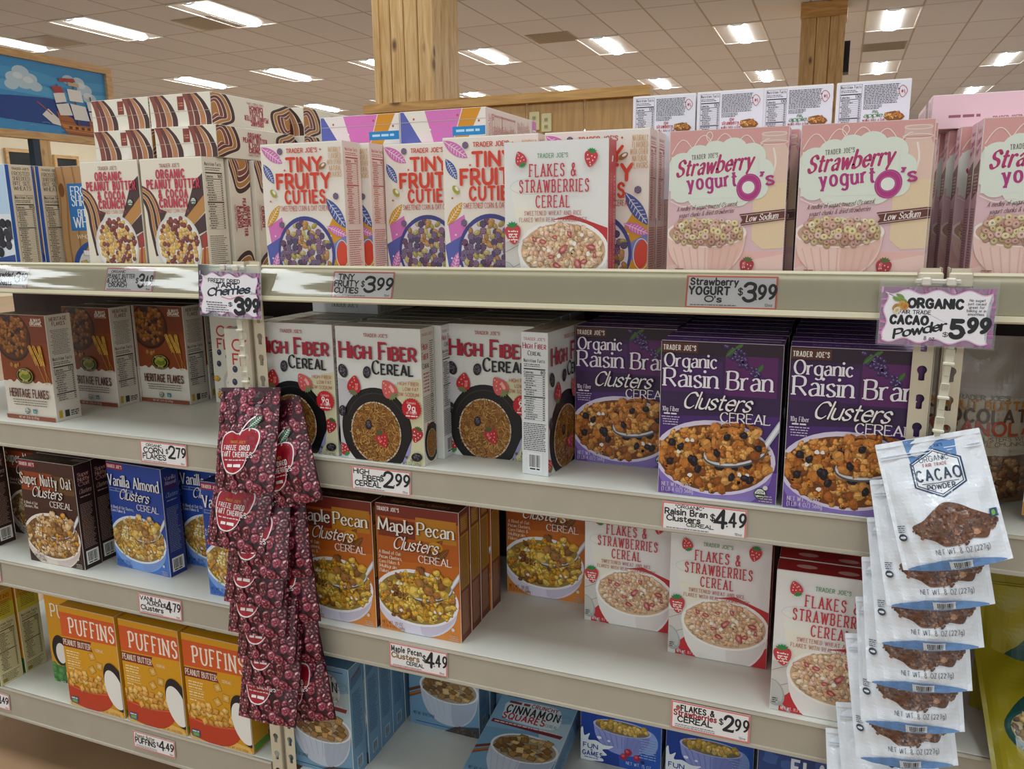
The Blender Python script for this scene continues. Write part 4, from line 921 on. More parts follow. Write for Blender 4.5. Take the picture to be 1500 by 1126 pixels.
def va_name(c):
    shadow_text(c, 'Vanilla Almond', 3, 32, 15, 92, 'f2f0ee', '12256a'); c.rect(4, 35, 48, 40, '7a8cc0'); c.bars(5, 36, 47, 1, 1, '2a4490', 2.6)
    for i, t in enumerate(('A Blend of Oat Clusters,', 'Corn Flakes &')): c.text(t, 3, 64+i*4.8, 3.8, (42, 26)[i], 'e2e6f0', 'serif')
carton('vanilla_almond', .186, .052, .276, '1f3f9e', clusters_front('22459f', ('2a50ac', '4a78cc'), None, 'a02040', va_name, VAN, bowlc='7ea6e6', rimc='e6ecf6'), cl_side('1c3688', '4a1f5a', '9ab0dc', ('Vanilla', 'Almond')), cl_side('1c3688', '4a1f5a', '9ab0dc', ('Vanilla', 'Almond')), lambda c: c.text('Vanilla Almond Clusters', 50, c.H*.7, 7, 70, '6a80b8', 'serif', 'c'), '1a2f78', '1c3688')
RBP = ['b5702c', 'a55e22', 'c98a44', '8a4c1c', 'c07a38', 'd09a54']
def rb_cap(c):
    c.rect(0, 0, 100, 12, '2e1a2e'); c.rect(2, 16, 52, 44, '4a2260'); c.rect(54, 11, 96, 45, '5e2464')
    rr = random.Random(8)
    for k in range(46):
        t = rr.random(); x, y = 57+24*t+rr.uniform(-4.5, 4.5)*(1.1-t*.5), 5+22*t+rr.uniform(-4, 4)*(1.1-t*.5)
        c.ell(x, y, 1.9, 2, '2a1840', 9, L=c.L+1); c.ell(x-.2, y-.3, 1.5, 1.5, '47306a', 8, L=c.L+2); c.ell(x-.5, y-.7, .5, .5, '9a86b8', 6, L=c.L+3)
    c.L += 4
    c.leaf(54, 12, 62, 4, 4.5, '35592e', '6a8a4c'); c.leaf(61, 5, 68, 1, 3.5, '35592e', '6a8a4c'); c.leaf(80, 24, 84.5, 17, 4, '35592e', '6a8a4c')
def rb_name(c):
    c.text('Organic', 4, 22, 11.5, 43, 'f0ecf2', 'serif'); c.text('Raisin', 4, 39, 15.5, 44, 'f0ecf2', 'serif', wt=.88); c.text('Bran', 57, 39, 15.5, 35, 'f0ecf2', 'serif', wt=.88)
    c.text('10g Fiber', 3, 61, 4, 14, 'e6dcec', 'serif'); c.bars(4, 62.5, 16, 1, 1, 'e6dcec', 1.3, 'c'); c.bars(2, 65.5, 18, 4, 2.2, 'c4b4d4', .9, 'c'); c.usda(87, 127, 5, '26382e')
carton('raisin_bran', .198, .052, .270, '3d2152', clusters_front('38204c', ('4a2a70', '6a4a9c'), None, '5a2f22', rb_name, RBP, 'mix', 6.4, rb_cap, bowlc='8a72c0', rimc='d9d0e6', raisin=True, clx=(20, 55), cly=57, cerx=(52, 92), cery=67, cy0=100), cl_side('3a1f52', '4a2260', 'cdbcd8', ('Raisin', 'Bran')), cl_side('3a1f52', '4a2260', 'cdbcd8', ('Raisin', 'Bran')), lambda c: (c.rect(0, 0, 100, c.H, '6a3f96'), c.text('Raisin Bran Clusters', 42, c.H*.66, 7, 50, 'b49ad0', 'serif', 'c'), c.rect(64, c.H*.35, 97, c.H*.6, 'a8a0ac')), '6a3f96', '3a1f52')

# --- heritage flakes carton
def np_front(c):
    H = c.H; c.rect(0, 0, 100, 102, '86401f'); c.rect(0, 0, 100, 40, '7a3a20'); c.rect(0, 102, 100, H, 'ddd5c8')
    c.poly([(0, 96)]+[(x, 98+2*sin(x*.4)+1.4*sin(x*1.1)) for x in range(0, 101, 4)]+[(100, 112), (0, 112)], 'ddd5c8')
    c.ell(30, 33, 37, 36, '3a1f18', 40); c.ell(30, 32, 34, 33, '57301f', 40); c.pile(30, 30, 32, 31, 'flake', 7.5, 6, ['8f5a2a', 'a86c34', '75401e', '322a38', '9a6230'])
    for x, y in ((30, 76), (22, 74), (36, 74)): c.piece('flake', x, y, 7, random.Random(int(x)), c.L+1, ['a8743c']); c.L += 5
    for x0, x1 in ((72, 98), (64, 88), (84, 92)):
        c.line([(x1, 100), ((x0+x1)/2+2, 76), (x0, 46)], .9, 'c08a34', True)
        for k in range(9):
            t = k/9; x, y = x0+(x1-x0)*t*.55, 46+28*t
            for sg in (-1, 1): c.ell(x+sg*1.8, y, 1.3, 2.8, jit(c.rnd, 'c9983c', .2), 8, sg*-28)
    c.rect(71, 15, 96, 15.7, 'd9b8a0'); c.text('ALWAYS', 94, 9, 4.4, 20, 'f0e4d8', 'bold', 'r'); c.text('ORGANIC', 95, 14, 4.4, 23, 'f0e4d8', 'bold', 'r')
    c.ell(48, 89, 17.5, 12, '15160f', 32); c.ring(48, 89, 15.6, 10.6, .7, 'b8a83a'); c.ell(48, 89, 11.5, 7, 'a8a035', 28); c.poly([(38, 91), (44, 86), (50, 88), (58, 85), (58, 92), (48, 95.4)], '6a7a24'); c.text("NATURE'S PATH", 48, 83.2, 2.8, 20, 'd8cf9a', 'bold', 'c'); c.text('ORGANIC', 48, 98, 2.8, 11, 'd8cf9a', 'bold', 'c')
    c.text('HERITAGE FLAKES', 52, 121, 11.5, 78, '5a241c', 'round', 'c')
    c.bars(16, 125, 88, 3, 3.6, '7a6a5a', 1.3, 'c'); c.usda(44, 142, 4.4); c.rect(56, 138.5, 63, 145, '3f7aa0'); c.rect(57.4, 141, 61.6, 144, '8ab86a')
    c.rect(0, H-6.5, 100, H, '8a4830'); c.text('NET WT. 13.25 OZ (375g)', 46, H-2, 3, 40, 'e6d4c4', 'tiny', 'c')
def np_side(c):
    W, H = c.W, c.H; c.rect(0, 0, W, H, 'd2cabd'); c.text('HERITAGE', W/2, 9, 5, W*.66, '6a3020', 'round', 'c'); c.text('FLAKES', W/2, 16, 5, W*.5, '6a3020', 'round', 'c')
    c.bars(W*.12, 22, W*.88, 16, 2.3, '5a544c', .9, 'c'); c.nutri(W*.08, 60, W*.92, 128, '2a2622', None, 6, False, cal='120'); c.rect(W*.1, H-16, W*.24, H-5, 'b8962a')
    c.rect(W*.34, H-15, W*.52, H-5, '3a3632'); c.bars(W*.58, H-13, W*.92, 3, 3, '3a3632', 1.6)
carton('heritage_flakes', .168, .070, .261, '8a4424', np_front, np_side, np_side, lambda c: c.bars(20, c.H*.3, 80, 4, 5, '6a4a3a', 2), '3f2a22', 'd2cabd')

# --- corn flakes carton
def cf_front(c):
    c.rect(0, 0, 100, c.H, 'e2dccf')
    c.text('CORN', 12, 30, 15, 74, 'c23a34', 'sans', wt=1.5); c.text('FLAKES', 12, 50, 15, 80, 'c23a34', 'sans', wt=1.5)
    for x, y in ((14, 56), (30, 62), (12, 74), (88, 66), (70, 60)): c.ell(x, y, 4.4, 4.8, '2f3350', 16); c.ell(x-1, y-1.4, 1.8, 1.5, '5f6688', 10)
    c.berry(34, 74, 7, 'c0303a', 20)
    c.ell(58, 106, 40, 36, 'cfc4b4', 40); c.ell(58, 106, 35, 31, 'f4f0e8', 40); c.pile(58, 106, 34, 30, 'flake', 9, 4, ['d9a03a', 'c98a2c', 'e6b858', 'b8762a'])
    for x, y in ((58, 108), (50, 98), (70, 112)): c.berry(x, y, 6, 'c0303a', 40); c.ell(x+9, y-4, 3.6, 3.8, '2f3350', 12)
    for x, y in ((6, 98), (10, 124), (90, 130)): c.piece('flake', x, y, 10, random.Random(int(x)), c.L+1, ['d9a03a']); c.L += 5
    c.usda(16, 128, 7); c.bars(8, 114, 24, 2, 3, '6a6458', 1.2)
carton('corn_flakes', .17, .048, .232, 'e2dccf', cf_front, lambda c: side_text(c, '6a6458', 'ded7c8'), lambda c: side_text(c, '6a6458', 'ded7c8'), lambda c: c.text("TRADER JOE'S", 50, c.H*.7, 6, 40, '3a3a44', 'slab', 'c'), 'dfe2e8', 'ded7c8')

# --- peanut butter pillow carton: sea-bird drawing left off the pack, a plain black and white jug stands in its place
def pf_front(c):
    H = c.H; Yl = 'd99a1c'
    c.rect(0, 0, 100, H, Yl); c.poly([(0, 9), (100, 9), (100, 42), (0, 45)], 'd65a26')
    c.text('PUFFINS', 17, 38.5, 23, 79, 'f4ecdc', 'slab'); c.poly([(0, 47), (54, 45), (51, 52), (55, 59), (0, 60)], '7d2a26'); c.text('PEANUT BUTTER', 2, 57, 8, 49, 'f2e6d4', 'slab'); c.text('CEREAL', 60, 57, 3.6, 14, 'f2e6d4', 'slab')
    c.bars(5, 65, 30, 3, 4, 'f2e0b0', 1.6); c.rect(5, 77, 30, 77.6, 'f2e0b0'); c.bars(5, 80, 30, 2, 4, 'f2e0b0', 1.6); c.rect(5, 88, 30, 88.6, 'f2e0b0'); c.bars(5, 91, 16, 1, 4, 'f2e0b0', 1.6)
    for x, y, a in ((52, 66, .4), (64, 78, .9), (50, 86, .2)):
        r = 7; P = [(x+r*1.1*cos(a+j*pi/2), y+r*1.1*sin(a+j*pi/2)) for j in range(4)]; c.poly(P, '8a5c20'); P = [(x+r*cos(a+j*pi/2), y+r*sin(a+j*pi/2)) for j in range(4)]; c.poly(P, 'd8a64c'); P = [(x+r*.45*cos(a+j*pi/2), y+r*.45*sin(a+j*pi/2)) for j in range(4)]; c.poly(P, 'e9c47c')
    c.poly([(0, 128), (96, 140), (100, H), (0, H)], 'e6b860')
    c.poly(spline([(0, 116), (40, 121), (84, 116), (80, 132), (66, 144), (44, 149), (16, 146), (0, 140)], True, 4), 'c03f24'); c.line([(0, 118), (40, 122.5), (83, 117)], 2, 'd9603c', True)
    c.pile(36, 106, 46, 15, 'pillow', 9.5, 4)
    c.ell(91, 104, 19, 36, '1e1c22', 36, -16); c.ell(88, 108, 15.5, 29, 'efece6', 36, -16)
    c.rect(4, 134, 17, 144, '2f5f8c'); c.rect(6, 138, 15, 142.6, '7aa850'); c.bars(5, 135.4, 16, 1, 1, 'e6e6e0', 1.6)
    c.text('NET WT. 11 OZ (312g)', 60, 146.5, 2.8, 32, 'a8601c', 'tiny')
def pf_side(c):
    W, H = c.W, c.H; c.rect(0, 0, W, H, 'dba024'); c.rect(0, 70, W, 96, 'd99a1c'); c.rect(W*.3, 60, W*.75, 96, '8a2f2a'); c.text('BUTTER', W*.42, 63, 5, 30, 'f0dcc4', 'slab', rot=90); c.rect(W*.1, H-12, W, H-2, '5f9a34'); c.bars(W*.2, 20, W*.8, 12, 3, '8a6a1c', 1.2)
carton('peanut_pillow', .187, .058, .278, 'd99a1c', pf_front, pf_side, pf_side, lambda c: (c.rect(0, 0, 100, c.H, 'd99a1c'), c.rect(6, c.H*.05, 40, c.H*.5, '2f7fb4'), c.rect(26, c.H*.05, 40, c.H*.5, 'd8d4c8'), c.bars(66, c.H*.2, 92, 2, 5, '6a2a22', 2.5)), 'd99a1c', 'dba024')
def pg_side(c):
    W, H = c.W, c.H; c.rect(0, 0, W, H, 'd2c79a'); c.rect(0, 0, W, 26, 'c9962c'); c.rect(0, 20, W, 42, 'c8b83a'); c.text('PUFFINS', W/2, 12, 6, W*.7, '8a3a1c', 'slab', 'c'); c.bars(W*.14, 15, W*.86, 8, 2.8, '6a5a24', 1.1, 'c')
    c.nutri(W*.1, 46, W*.9, 122, '3a3626', None, 8, False, cal='120'); c.bars(W*.1, 124, W*.9, 6, 2.4, '4a4432', .9); c.rect(W*.1, H-9, W*.3, H-3, '8a7a2a')
def pg_front(c):
    c.rect(0, 0, 100, c.H, 'd89a20'); c.poly([(0, 112), (100, 116), (100, c.H), (0, c.H)], '3f7a3a'); c.pile(30, 130, 50, 22, 'ball', 12, 4, ['4f8a44', '3a6a34', '7ab05c']); c.ell(20, 88, 15, 24, '1e1c22', 28); c.ell(22, 92, 10, 16, 'efece6', 28); c.text('PUFFINS', 12, 36, 20, 80, 'f4ecdc', 'slab'); c.text('NET WT', 14, 142, 5, 20, 'e6e6e0', 'tiny')
carton('honey_pillow', .187, .066, .262, 'd89a20', pg_front, pg_side, pg_side, None, 'b9892c', 'd2c79a')

# --- cinnamon squares carton
CIN = ['8a6a3c', 'a8854e', '6b4e28', 'bfa06a', '7a5a30']
def cs_front(c):
    H = c.H; c.rect(0, 0, 100, H, '6f98b6'); c.poly([(0, 0), (100, 0), (100, 50), (0, 62)], '7fa8c4'); c.poly([(62, 40), (100, 30), (100, 90), (74, 80)], 'a8c0cc')
    for y in (6, H-5.5): c.line([(8, y), (92, y)], 1.2, '3a5a78', dash=2.4)
    c.poly(spline([(16, 14), (70, 10), (84, 20), (86, 40), (70, 47), (20, 44), (12, 30)], True, 4), 'cfdbe0')
    c.text('CRUNCHY', 78, 18, 6, 34, 'a02a3a', 'bold', 'r'); c.bars(14, 13, 42, 1, 1, '8a2f3a', 4); c.text('CINNAMON', 15, 32, 12, 68, '2a1e1c', 'round'); c.text('SQUARES', 14, 43, 9.5, 54, 'b02a3c', 'bold'); c.text('CEREAL', 70, 43, 4.5, 15, '3a3a44', 'sans')
    c.poly([(4, 47), (96, 52), (94, 57), (3, 52.5)], '7a2534'); c.bars(7, 49.4, 92, 1, 1, 'e6d0cc', 1.6)
    c.ring(88, 24, 9, 5, .9, '7a98a8'); c.line([(80, 26), (96, 20)], .9, '7a98a8')
    c.line([(-2, 96), (16, 88)], 4, '6a3a20'); c.line([(-2, 104), (18, 94)], 5, '8a5028'); c.line([(-2, 102.6), (18, 93)], 1, 'b87a44')
    c.bowl(58, 82, 42, 21, 50, 'b9c2d2', 'd5dae2', '9a8a74', .52, 'a4afc2')
    for k in range(-4, 5): c.line([(58+k*9.2, 100-abs(k)*1.5), (58+k*6.6, 122)], .7, 'a7b2c4')
    c.pile(58, 80, 39, 20, 'square', 9.5, 5, CIN)
    c.text('NET WT. 12 OZ (340g)', 6, 128, 4, 30, '3a5268', 'tiny'); c.poly([(50, H), (66, 134), (100, 128), (100, H)], '3f4650'); c.pile(80, 138, 20, 6, 'clump', 4, 4, ['4a3a34', '5a4a40'])
def cs_side(c):
    W, H = c.W, c.H; c.rect(0, 0, W, H, '6a93b2'); c.poly([(W*.1, 14), (W*.9, 6), (W*.9, 20), (W*.1, 28)], '4f7596'); c.text('CINNAMON', W/2, 17, 4, W*.6, '8a2f3a', 'bold', 'c', -16); c.bars(W*.16, 34, W*.84, 30, 2.4, '33506c', 1, seed=5); c.barcode(W*.3, H-24, W*.72, H-8, 'a8bccb', '2c3c4c')
carton('cinnamon_squares', .188, .056, .270, '6f98b6', cs_front, cs_side, cs_side, None, '5f8cae', '6a93b2')

# --- blue cartons on the lowest shelf
def fg_front(c):
    H = c.H; c.rect(0, 0, 100, H, '1f3f94'); c.poly([(40, 50), (100, 40), (100, H), (50, H)], '2a56b0')
    c.ell(84, 104, 12, 16, '8aa4dc', 24); c.bowl(52, 92, 36, 10, 34, '8f97d2', 'b4b9e4', '7a6a4a', .5, '7f88c6'); c.pile(52, 91, 33, 9.5, 'flake', 6, 8, ['c9a452', 'b48f3c', 'd8b868'])
    for k in range(-4, 5): c.line([(52+k*7.5, 104-abs(k)*1.0), (52+k*5, 119)], .8, '7c86c4')
    for x, y, r in ((60, 122, 5), (71, 127, 4.5), (55, 129, 4.5)): c.blob(x, y, r, 'a8263a', 12, .08); c.blob(x-1, y-1.4, r*.45, 'd05a6a', 8, .2)
    c.ell(78, 131, 2.4, 2.4, '26305a', 10)
    c.poly(spline([(0, 108), (3, 100), (5, 111), (12, 107), (10, 116), (20, 115), (30, 119), (42, 118), (36, 123), (28, 126), (34, 132), (26, 135), (30, 141), (20, 143), (0, 144)], True, 4), 'e9edf4'); c.ell(24, 110, 3, 2, 'e9edf4', 12); c.ell(36, 112, 2, 1.4, 'e9edf4', 10)
    c.text('FUN', 4, 127, 6, 18, '1f3a8c', 'bold'); c.text('&', 13, 130.4, 2.6, 3, '1f3a8c', 'bold'); c.text('GAMES', 3, 137.5, 6, 25, '1f3a8c', 'bold'); c.bars(5, 139.5, 24, 1, 1, '5a6a9a', 1.2, 'c')
    c.bars(72, 100, 94, 8, 3.4, '9ab0dc', 1.3, 'r'); c.text('NET WT. 15 OZ', 58, 138, 4, 30, 'c9d4ee', 'tiny')
carton('corn_flake_family', .186, .06, .270, '1f3f94', fg_front, lambda c: side_text(c, '8aa0d0', '1c3a88'), lambda c: side_text(c, '8aa0d0', '1c3a88'), None, '1b3276', '1c3a88')
def fl_front(c):
    c.rect(0, 0, 100, c.H, '27427c'); c.rect(0, 26, 100, c.H, '16244e')
    for x, y in ((12, 8), (30, 14), (60, 6), (88, 12)): c.blob(x, y, 8, '3a5a98', 10, .3)
    c.text('FLAKES', 32, 20, 15, 66, 'd9dfea', 'bold'); c.bars(34, 28, 62, 1, 1, '8aa0cc', 3)
carton('blue_flakes', .19, .06, .271, '27427c', fl_front, lambda c: side_text(c, '8aa0d0', '1c3266'), lambda c: side_text(c, '8aa0d0', '1c3266'), None, '20386c', '1c3266')
# ------------------------------------------------------------------ the store shell
def mbox(name, a, b, mat, parent=None, bev=.0015):
    q = Buf(); q.bevbox(a, b, 'ffffff', bev); return link(name, q.mesh(name, mat), parent)

def ceiling_mat():
    m, nt, b = newmat('ceiling_tiles')
    tc = nt.nodes.new('ShaderNodeTexCoord'); mp = nt.nodes.new('ShaderNodeMapping')
    mp.inputs['Location'].default_value = (1.38+.305-.0, -10.5+.61, 0)
    br = nt.nodes.new('ShaderNodeTexBrick'); br.offset = 0; br.offset_frequency = 1; br.squash = 1
    br.inputs['Scale'].default_value = 1; br.inputs['Brick Width'].default_value = .6067; br.inputs['Row Height'].default_value = 1.2067
    br.inputs['Mortar Size'].default_value = .013; br.inputs['Mortar Smooth'].default_value = .1; br.inputs['Bias'].default_value = 0
    br.inputs['Color1'].default_value = hexc('d3dbe8'); br.inputs['Color2'].default_value = hexc('ccd4e1'); br.inputs['Mortar'].default_value = hexc('aaa9a6')
    nt.links.new(tc.outputs['Object'], mp.inputs[0]); nt.links.new(mp.outputs[0], br.inputs[0])
    nt.links.new(br.outputs['Color'], b.inputs['Base Color']); b.inputs['Roughness'].default_value = .85
    return m
def quad(name, pts, mat):
    me = bpy.data.meshes.new(name); me.from_pydata(pts, [], [tuple(range(len(pts)))]); me.materials.append(mat); me.update()
    return link(name, me)
struct(quad('ceiling', [(-16, -9, 3.83), (-16, 24, 3.83), (9, 24, 3.83), (9, -9, 3.83)], ceiling_mat()))
FLOORM = plain('brown_sealed_concrete', 'a98868', .32, .2, 2.2)
struct(quad('floor', [(-16, -9, 0), (9, -9, 0), (9, 24, 0), (-16, 24, 0)], FLOORM))
struct(quad('wall_back', [(-16, 24, 0), (9, 24, 0), (9, 24, 3.83), (-16, 24, 3.83)], plain('grey_wall_paint', '8d8478', .8, .04, 2)))
struct(quad('wall_left', [(-16, -9, 0), (-16, 24, 0), (-16, 24, 3.83), (-16, -9, 3.83)], WALLM))

# ceiling lights
LENS = bpy.data.materials.new('lit_lamp_lens'); LENS.use_nodes = True
_b = LENS.node_tree.nodes['Principled BSDF']; _b.inputs['Emission Color'].default_value = (.95, .985, 1, 1); _b.inputs['Emission Strength'].default_value = LAMP_POWER
_b.inputs['Base Color'].default_value = (.9, .9, .9, 1)
def light_proto():
    q = Buf(); W, L = .295, .60
    q.box((-W-.008, -L-.008, -.012), (-W+.012, L+.008, .0), 'f0f0ec'); q.box((W-.012, -L-.008, -.012), (W+.008, L+.008, 0), 'f0f0ec')
    q.box((-W, -L-.008, -.012), (W, -L+.012, 0), 'f0f0ec'); q.box((-W, L-.012, -.012), (W, L+.008, 0), 'f0f0ec')
    for sg in (-1, 1):      # sloping reflectors
        q.add([(sg*W, -L, -.004), (sg*.08, -L, -.001), (sg*.08, L, -.001), (sg*W, L, -.004)][::sg], 'd8d9d6')
    fr = link('ceiling_light', q.mesh('lamp_tray', printed('lamp_tray_enamel', .3)))
    n = 10; q = Buf(); P = [(.088*cos(pi+pi*k/n), -.001+.026*sin(pi+pi*k/n)) for k in range(n+1)]
    for k in range(n): q.add([(P[k][0], -L*.93, P[k][1]), (P[k+1][0], -L*.93, P[k+1][1]), (P[k+1][0], L*.93, P[k+1][1]), (P[k][0], L*.93, P[k][1])][::-1], 'ffffff')
    link('lamp_lens', q.mesh('lamp_lens', LENS), fr)
    for sg in (-1, 1):
        q = Buf(); y = sg*L*.93
        for k in range(n): q.add([(P[k][0], y, P[k][1]), (P[k+1][0], y, P[k+1][1]), (0, y, -.004)], 'dcdcd8')
        link('end_cap', q.mesh('end_cap', PLAS), fr)
    return fr
LX = lambda k: -1.38+1.82*k
LY = lambda j: 10.5+3.62*j
proto = None
rows = {3: range(-4, 3), 2: range(-5, 3), 1: range(-6, 3), 0: range(-5, 3), -1: range(-5, -2)}
rown = {3: 'farthest', 2: 'fourth', 1: 'third', 0: 'second', -1: 'nearest'}
ordn = ['first', 'second', 'third', 'fourth', 'fifth', 'sixth', 'seventh', 'eighth', 'ninth', 'tenth', 'eleventh', 'twelfth']
for j, ks in rows.items():
    for i, k in enumerate(ks):
        if (k, j) in ((-3, 1), (-4, 3), (-3, 3)) and False: continue
        o = proto if proto is None else None
        if proto is None: proto = light_proto(); o = proto
        else: o = copy_tree(proto)
        o.location = (LX(k), LY(j), 3.828)
        tag(o, f'lit recessed fluorescent ceiling light, {ordn[i]} from the left in the {rown[j]} visible row', 'ceiling light', 'fluorescent lights in the ceiling grid')
# area lamps outside the frame
def area(x, y, z, sx, sy_, power, col=(.90, .975, 1)):
    l = bpy.data.lights.new('offscreen_lamp', 'AREA'); l.shape = 'RECTANGLE'; l.size = sx; l.size_y = sy_; l.energy = power; l.color = col
    o = bpy.data.objects.new('offscreen_lamp', l); COL.objects.link(o); o.location = (x, y, z); return o
for x in (-7.72, -5.64, -4.50, -2.0, -.2, 1.6, 3.4): area(x, -3.98 if x < -4 else -5.7, 3.80, .62, 1.15, OFFSCREEN_W*(1 if x < -4 else 1.35))  # right-hand four set back off their row so the rail shows no glare
for x in (-6.84, -5.02, -3.2, -1.38, .44, 2.26): area(x, -.56, 3.80, .34, 1.15, OFFSCREEN_W*1.15)
for x in (-5.02, -1.38, 2.26): area(x, -7.6, 3.80, .34, 1.15, OFFSCREEN_W)
for x in (-5.02, -3.2, -1.38, .44, 2.26): area(x, 3.26, 3.80, .34, 1.15, OFFSCREEN_W*.5)

for y in (8.4, 12.1): area(-13.9, y, 3.80, .6, 1.15, OFFSCREEN_W*1.6)  # unseen lamps added between the fixture rows to brighten the cream wall
# air vents in the ceiling
def vent(x, y, label):
    q = Buf(); q.box((-.3, -.3, -.006), (.3, .3, 0), 'a8a094')
    o = link('ceiling_vent', q.mesh('vent_tray', PLAS), None, (x, y, 3.829)); s = Buf()
    for k in range(11): a = -.27+.052*k; s.add([(-.28, a, -.010), (-.28, a+.034, -.008), (.28, a+.034, -.008), (.28, a, -.010)], 'c4bcb0')
    link('louvre', s.mesh('louvre', PLAS), o)
    tag(o, label, 'air vent', 'grey air vents in the ceiling')
vent(-7.32, 7.15, 'grey ceiling vent beside the lit fixture nearest the top left'); vent(-3.75, 9.7, 'grey ceiling vent right of the big wooden column'); vent(.42, 12.3, 'grey ceiling vent right of the far wooden column'); vent(-9.9, 7.1, 'pale ceiling vent above the ship mural')

# wooden columns and partition
def planks(q, x0, x1, y0, y1, z0, z1, n, axis):
    for k in range(n):
        if axis == 'x':
            a, b = x0+(x1-x0)*k/n, x0+(x1-x0)*(k+1)/n; q.bevbox((a+.0025, y0, z0), (b-.0025, y1, z1), 'ffffff', .008)
        else:
            a, b = y0+(y1-y0)*k/n, y0+(y1-y0)*(k+1)/n; q.bevbox((x0, a+.0025, z0), (x1, b-.0025, z1), 'ffffff', .008)
def column(loc, w, d, n, label, cap=False):
    x, y = loc; q = Buf()
    planks(q, 0, w, 0, .03, 0, 3.826, n, 'x'); planks(q, 0, w, d-.03, d, 0, 3.826, n, 'x'); planks(q, w-.03, w, .03, d-.03, 0, 3.826, n-1, 'y'); planks(q, 0, .03, .03, d-.03, 0, 3.826, n-1, 'y')
    o = link('wooden_column', q.mesh('column_boards', PINE), None, (x, y, 0)); tag(o, label, 'column')
    for s_ in (0, 1):
        mbox('corner_post', (w*s_-.02-.03*s_, -.018, 0), (w*s_+.03-.01*s_, .02, 3.825), PINE, o)
    if cap: mbox('column_capital', (-.03, -.035, 3.66), (w+.03, d+.03, 3.826), PINEX, o)
    return o
column((-3.20, 4.12), .44, .46, 4, 'big square column of knotty pine boards rising behind the plywood partition')
column((-.545, 9.2), .44, .42, 3, 'far wooden column with a black speaker on its right side', True)
sp = mbox('wall_speaker', (-.04, -.10, -.17), (.04, .10, .17), BLACK); sp.location = (-.064, 9.34, 3.22); tag(sp, 'small black speaker fixed to the right side of the far column', 'speaker')
g_ = mbox('speaker_grille', (-.03, -.108, -.15), (.03, -.100, .15), plain('speaker_mesh', '26262a', .8), sp)

q = Buf(); planks(q, -3.24, -1.2, 4.03, 4.05, .02, 2.205, 5, 'x'); q.bevbox((-1.23, 4.05, .02), (-1.2, 4.10, 2.205), 'ffffff', .003)
pt = link('wooden_partition', q.mesh('partition_boards', PANELW)); tag(pt, 'plywood partition with a thick pine top rail behind the cereal shelves', 'partition')
mbox('top_rail', (-3.26, 3.99, 2.205), (-1.17, 4.10, 2.268), PINEX, pt); mbox('end_post', (-1.24, 4.0, .02), (-1.19, 4.03, 2.205), PINE, pt)
for i, (x, z) in enumerate(((-1.955, 2.09), (-1.87, 2.075))):
    o = mbox('outlet_box', (-.036, -.012, -.06), (.036, .0, .06), plain('cream_outlet_plastic', 'd9cf9c', .5), None, .004); o.location = (x, 4.029, z)
    tag(o, ('cream electrical outlet on the partition, the left one', 'cream electrical outlet on the partition, the right one')[i], 'outlet', 'cream outlets on the partition')
    q = Buf()
    for dz in (-.025, .02): q.box((-.012, -.0145, dz-.012), (.012, -.012, dz+.012), 'b5ab7c'); q.box((-.007, -.0155, dz-.006), (-.004, -.0145, dz+.006), '3a3628'); q.box((.004, -.0155, dz-.006), (.007, -.0145, dz+.006), '3a3628')
    link('socket', q.mesh('socket', PLAS), o)

# ship mural on the left
def mural_art(c):
    W, H = c.W, c.H; c.rect(0, 0, W, H, '3f93cc')
    for y, col in ((H*.25, '4a9fd4'), (H*.5, '58aada')): c.poly(spline([(0, y), (W*.3, y-4), (W*.6, y+3), (W, y-2), (W, y+10), (W*.5, y+14), (0, y+10)], True, 3), col)
    c.poly(spline([(0, H*.83), (W*.35, H*.72), (W*.52, H*.73), (W*.7, H*.82), (W*.9, H*.78), (W, H*.74), (W, H*1.2), (0, H*1.2)], True, 4), '17408f')
    for x, y, r in ((34, 30, 10), (42, 20, 10), (52, 28, 9), (45, 34, 11), (58, 38, 8), (30, 40, 8), (112, 22, 9), (120, 32, 10), (126, 44, 9), (130, 54, 8), (100, 20, 8)): c.ell(x, y, r, r*.9, 'bcd4e2', 18, L=c.L+1); 
    for x, y, r in ((38, 26, 6), (50, 30, 6), (116, 26, 6), (124, 40, 6)): c.ell(x, y, r, r*.8, 'd9e6ec', 14, L=c.L+2)
    c.L += 2
    c.ell(2, 46, 9, 14, '2f5a34', 16); c.ell(0, 66, 9, 14, '274e2e', 16)
    c.poly([(62, 78), (70, 68), (86, 86), (84, 92), (74, 90)], 'e6e4dc'); c.line([(58, 60), (74, 76)], 1.6, 'a8562c')
    c.poly([(80, 70), (100, 78), (104, 88), (122, 88), (122, 78), (138, 78), (137, 94), (134, 106), (92, 104), (84, 92)], 'a8622c'); c.poly([(84, 88), (134, 92), (132, 100), (90, 98)], 'c9803a')
    for y in (84, 95, 101): c.line([(84, y), (134, y+3)], .6, '4a2a18')
    for x in range(94, 132, 8): c.rect(x, 91, x+4, 95, '5a2f18')
    for x, y0, y1 in ((84, 30, 74), (104, 18, 88), (126, 42, 80)): c.line([(x, y0), (x+3, y1)], 1.6, '7a4424')
    for P in ([(78, 44), (92, 40), (94, 54), (80, 58)], [(80, 60), (96, 56), (100, 74), (84, 76)], [(96, 34), (114, 34), (116, 52), (98, 52)], [(98, 56), (118, 58), (122, 80), (102, 80)], [(120, 50), (134, 48), (136, 62), (122, 64)], [(122, 66), (136, 64), (138, 80), (124, 80)]): c.poly(P, 'e9e8e2')
    c.rect(98, 24, 112, 29, 'c9b48a')
    for x, y in ((76, 34), (78, 38), (86, 20), (94, 19)): c.poly([(x, y), (x+12, y-2), (x+14, y+3), (x+1, y+5)], 'b03a34')
    for x, y in ((20, 92), (44, 96), (60, 90), (30, 104), (120, 100)): c.line([(x, y), (x+5, y-1), (x+9, y)], .6, '7ab0d8', True)
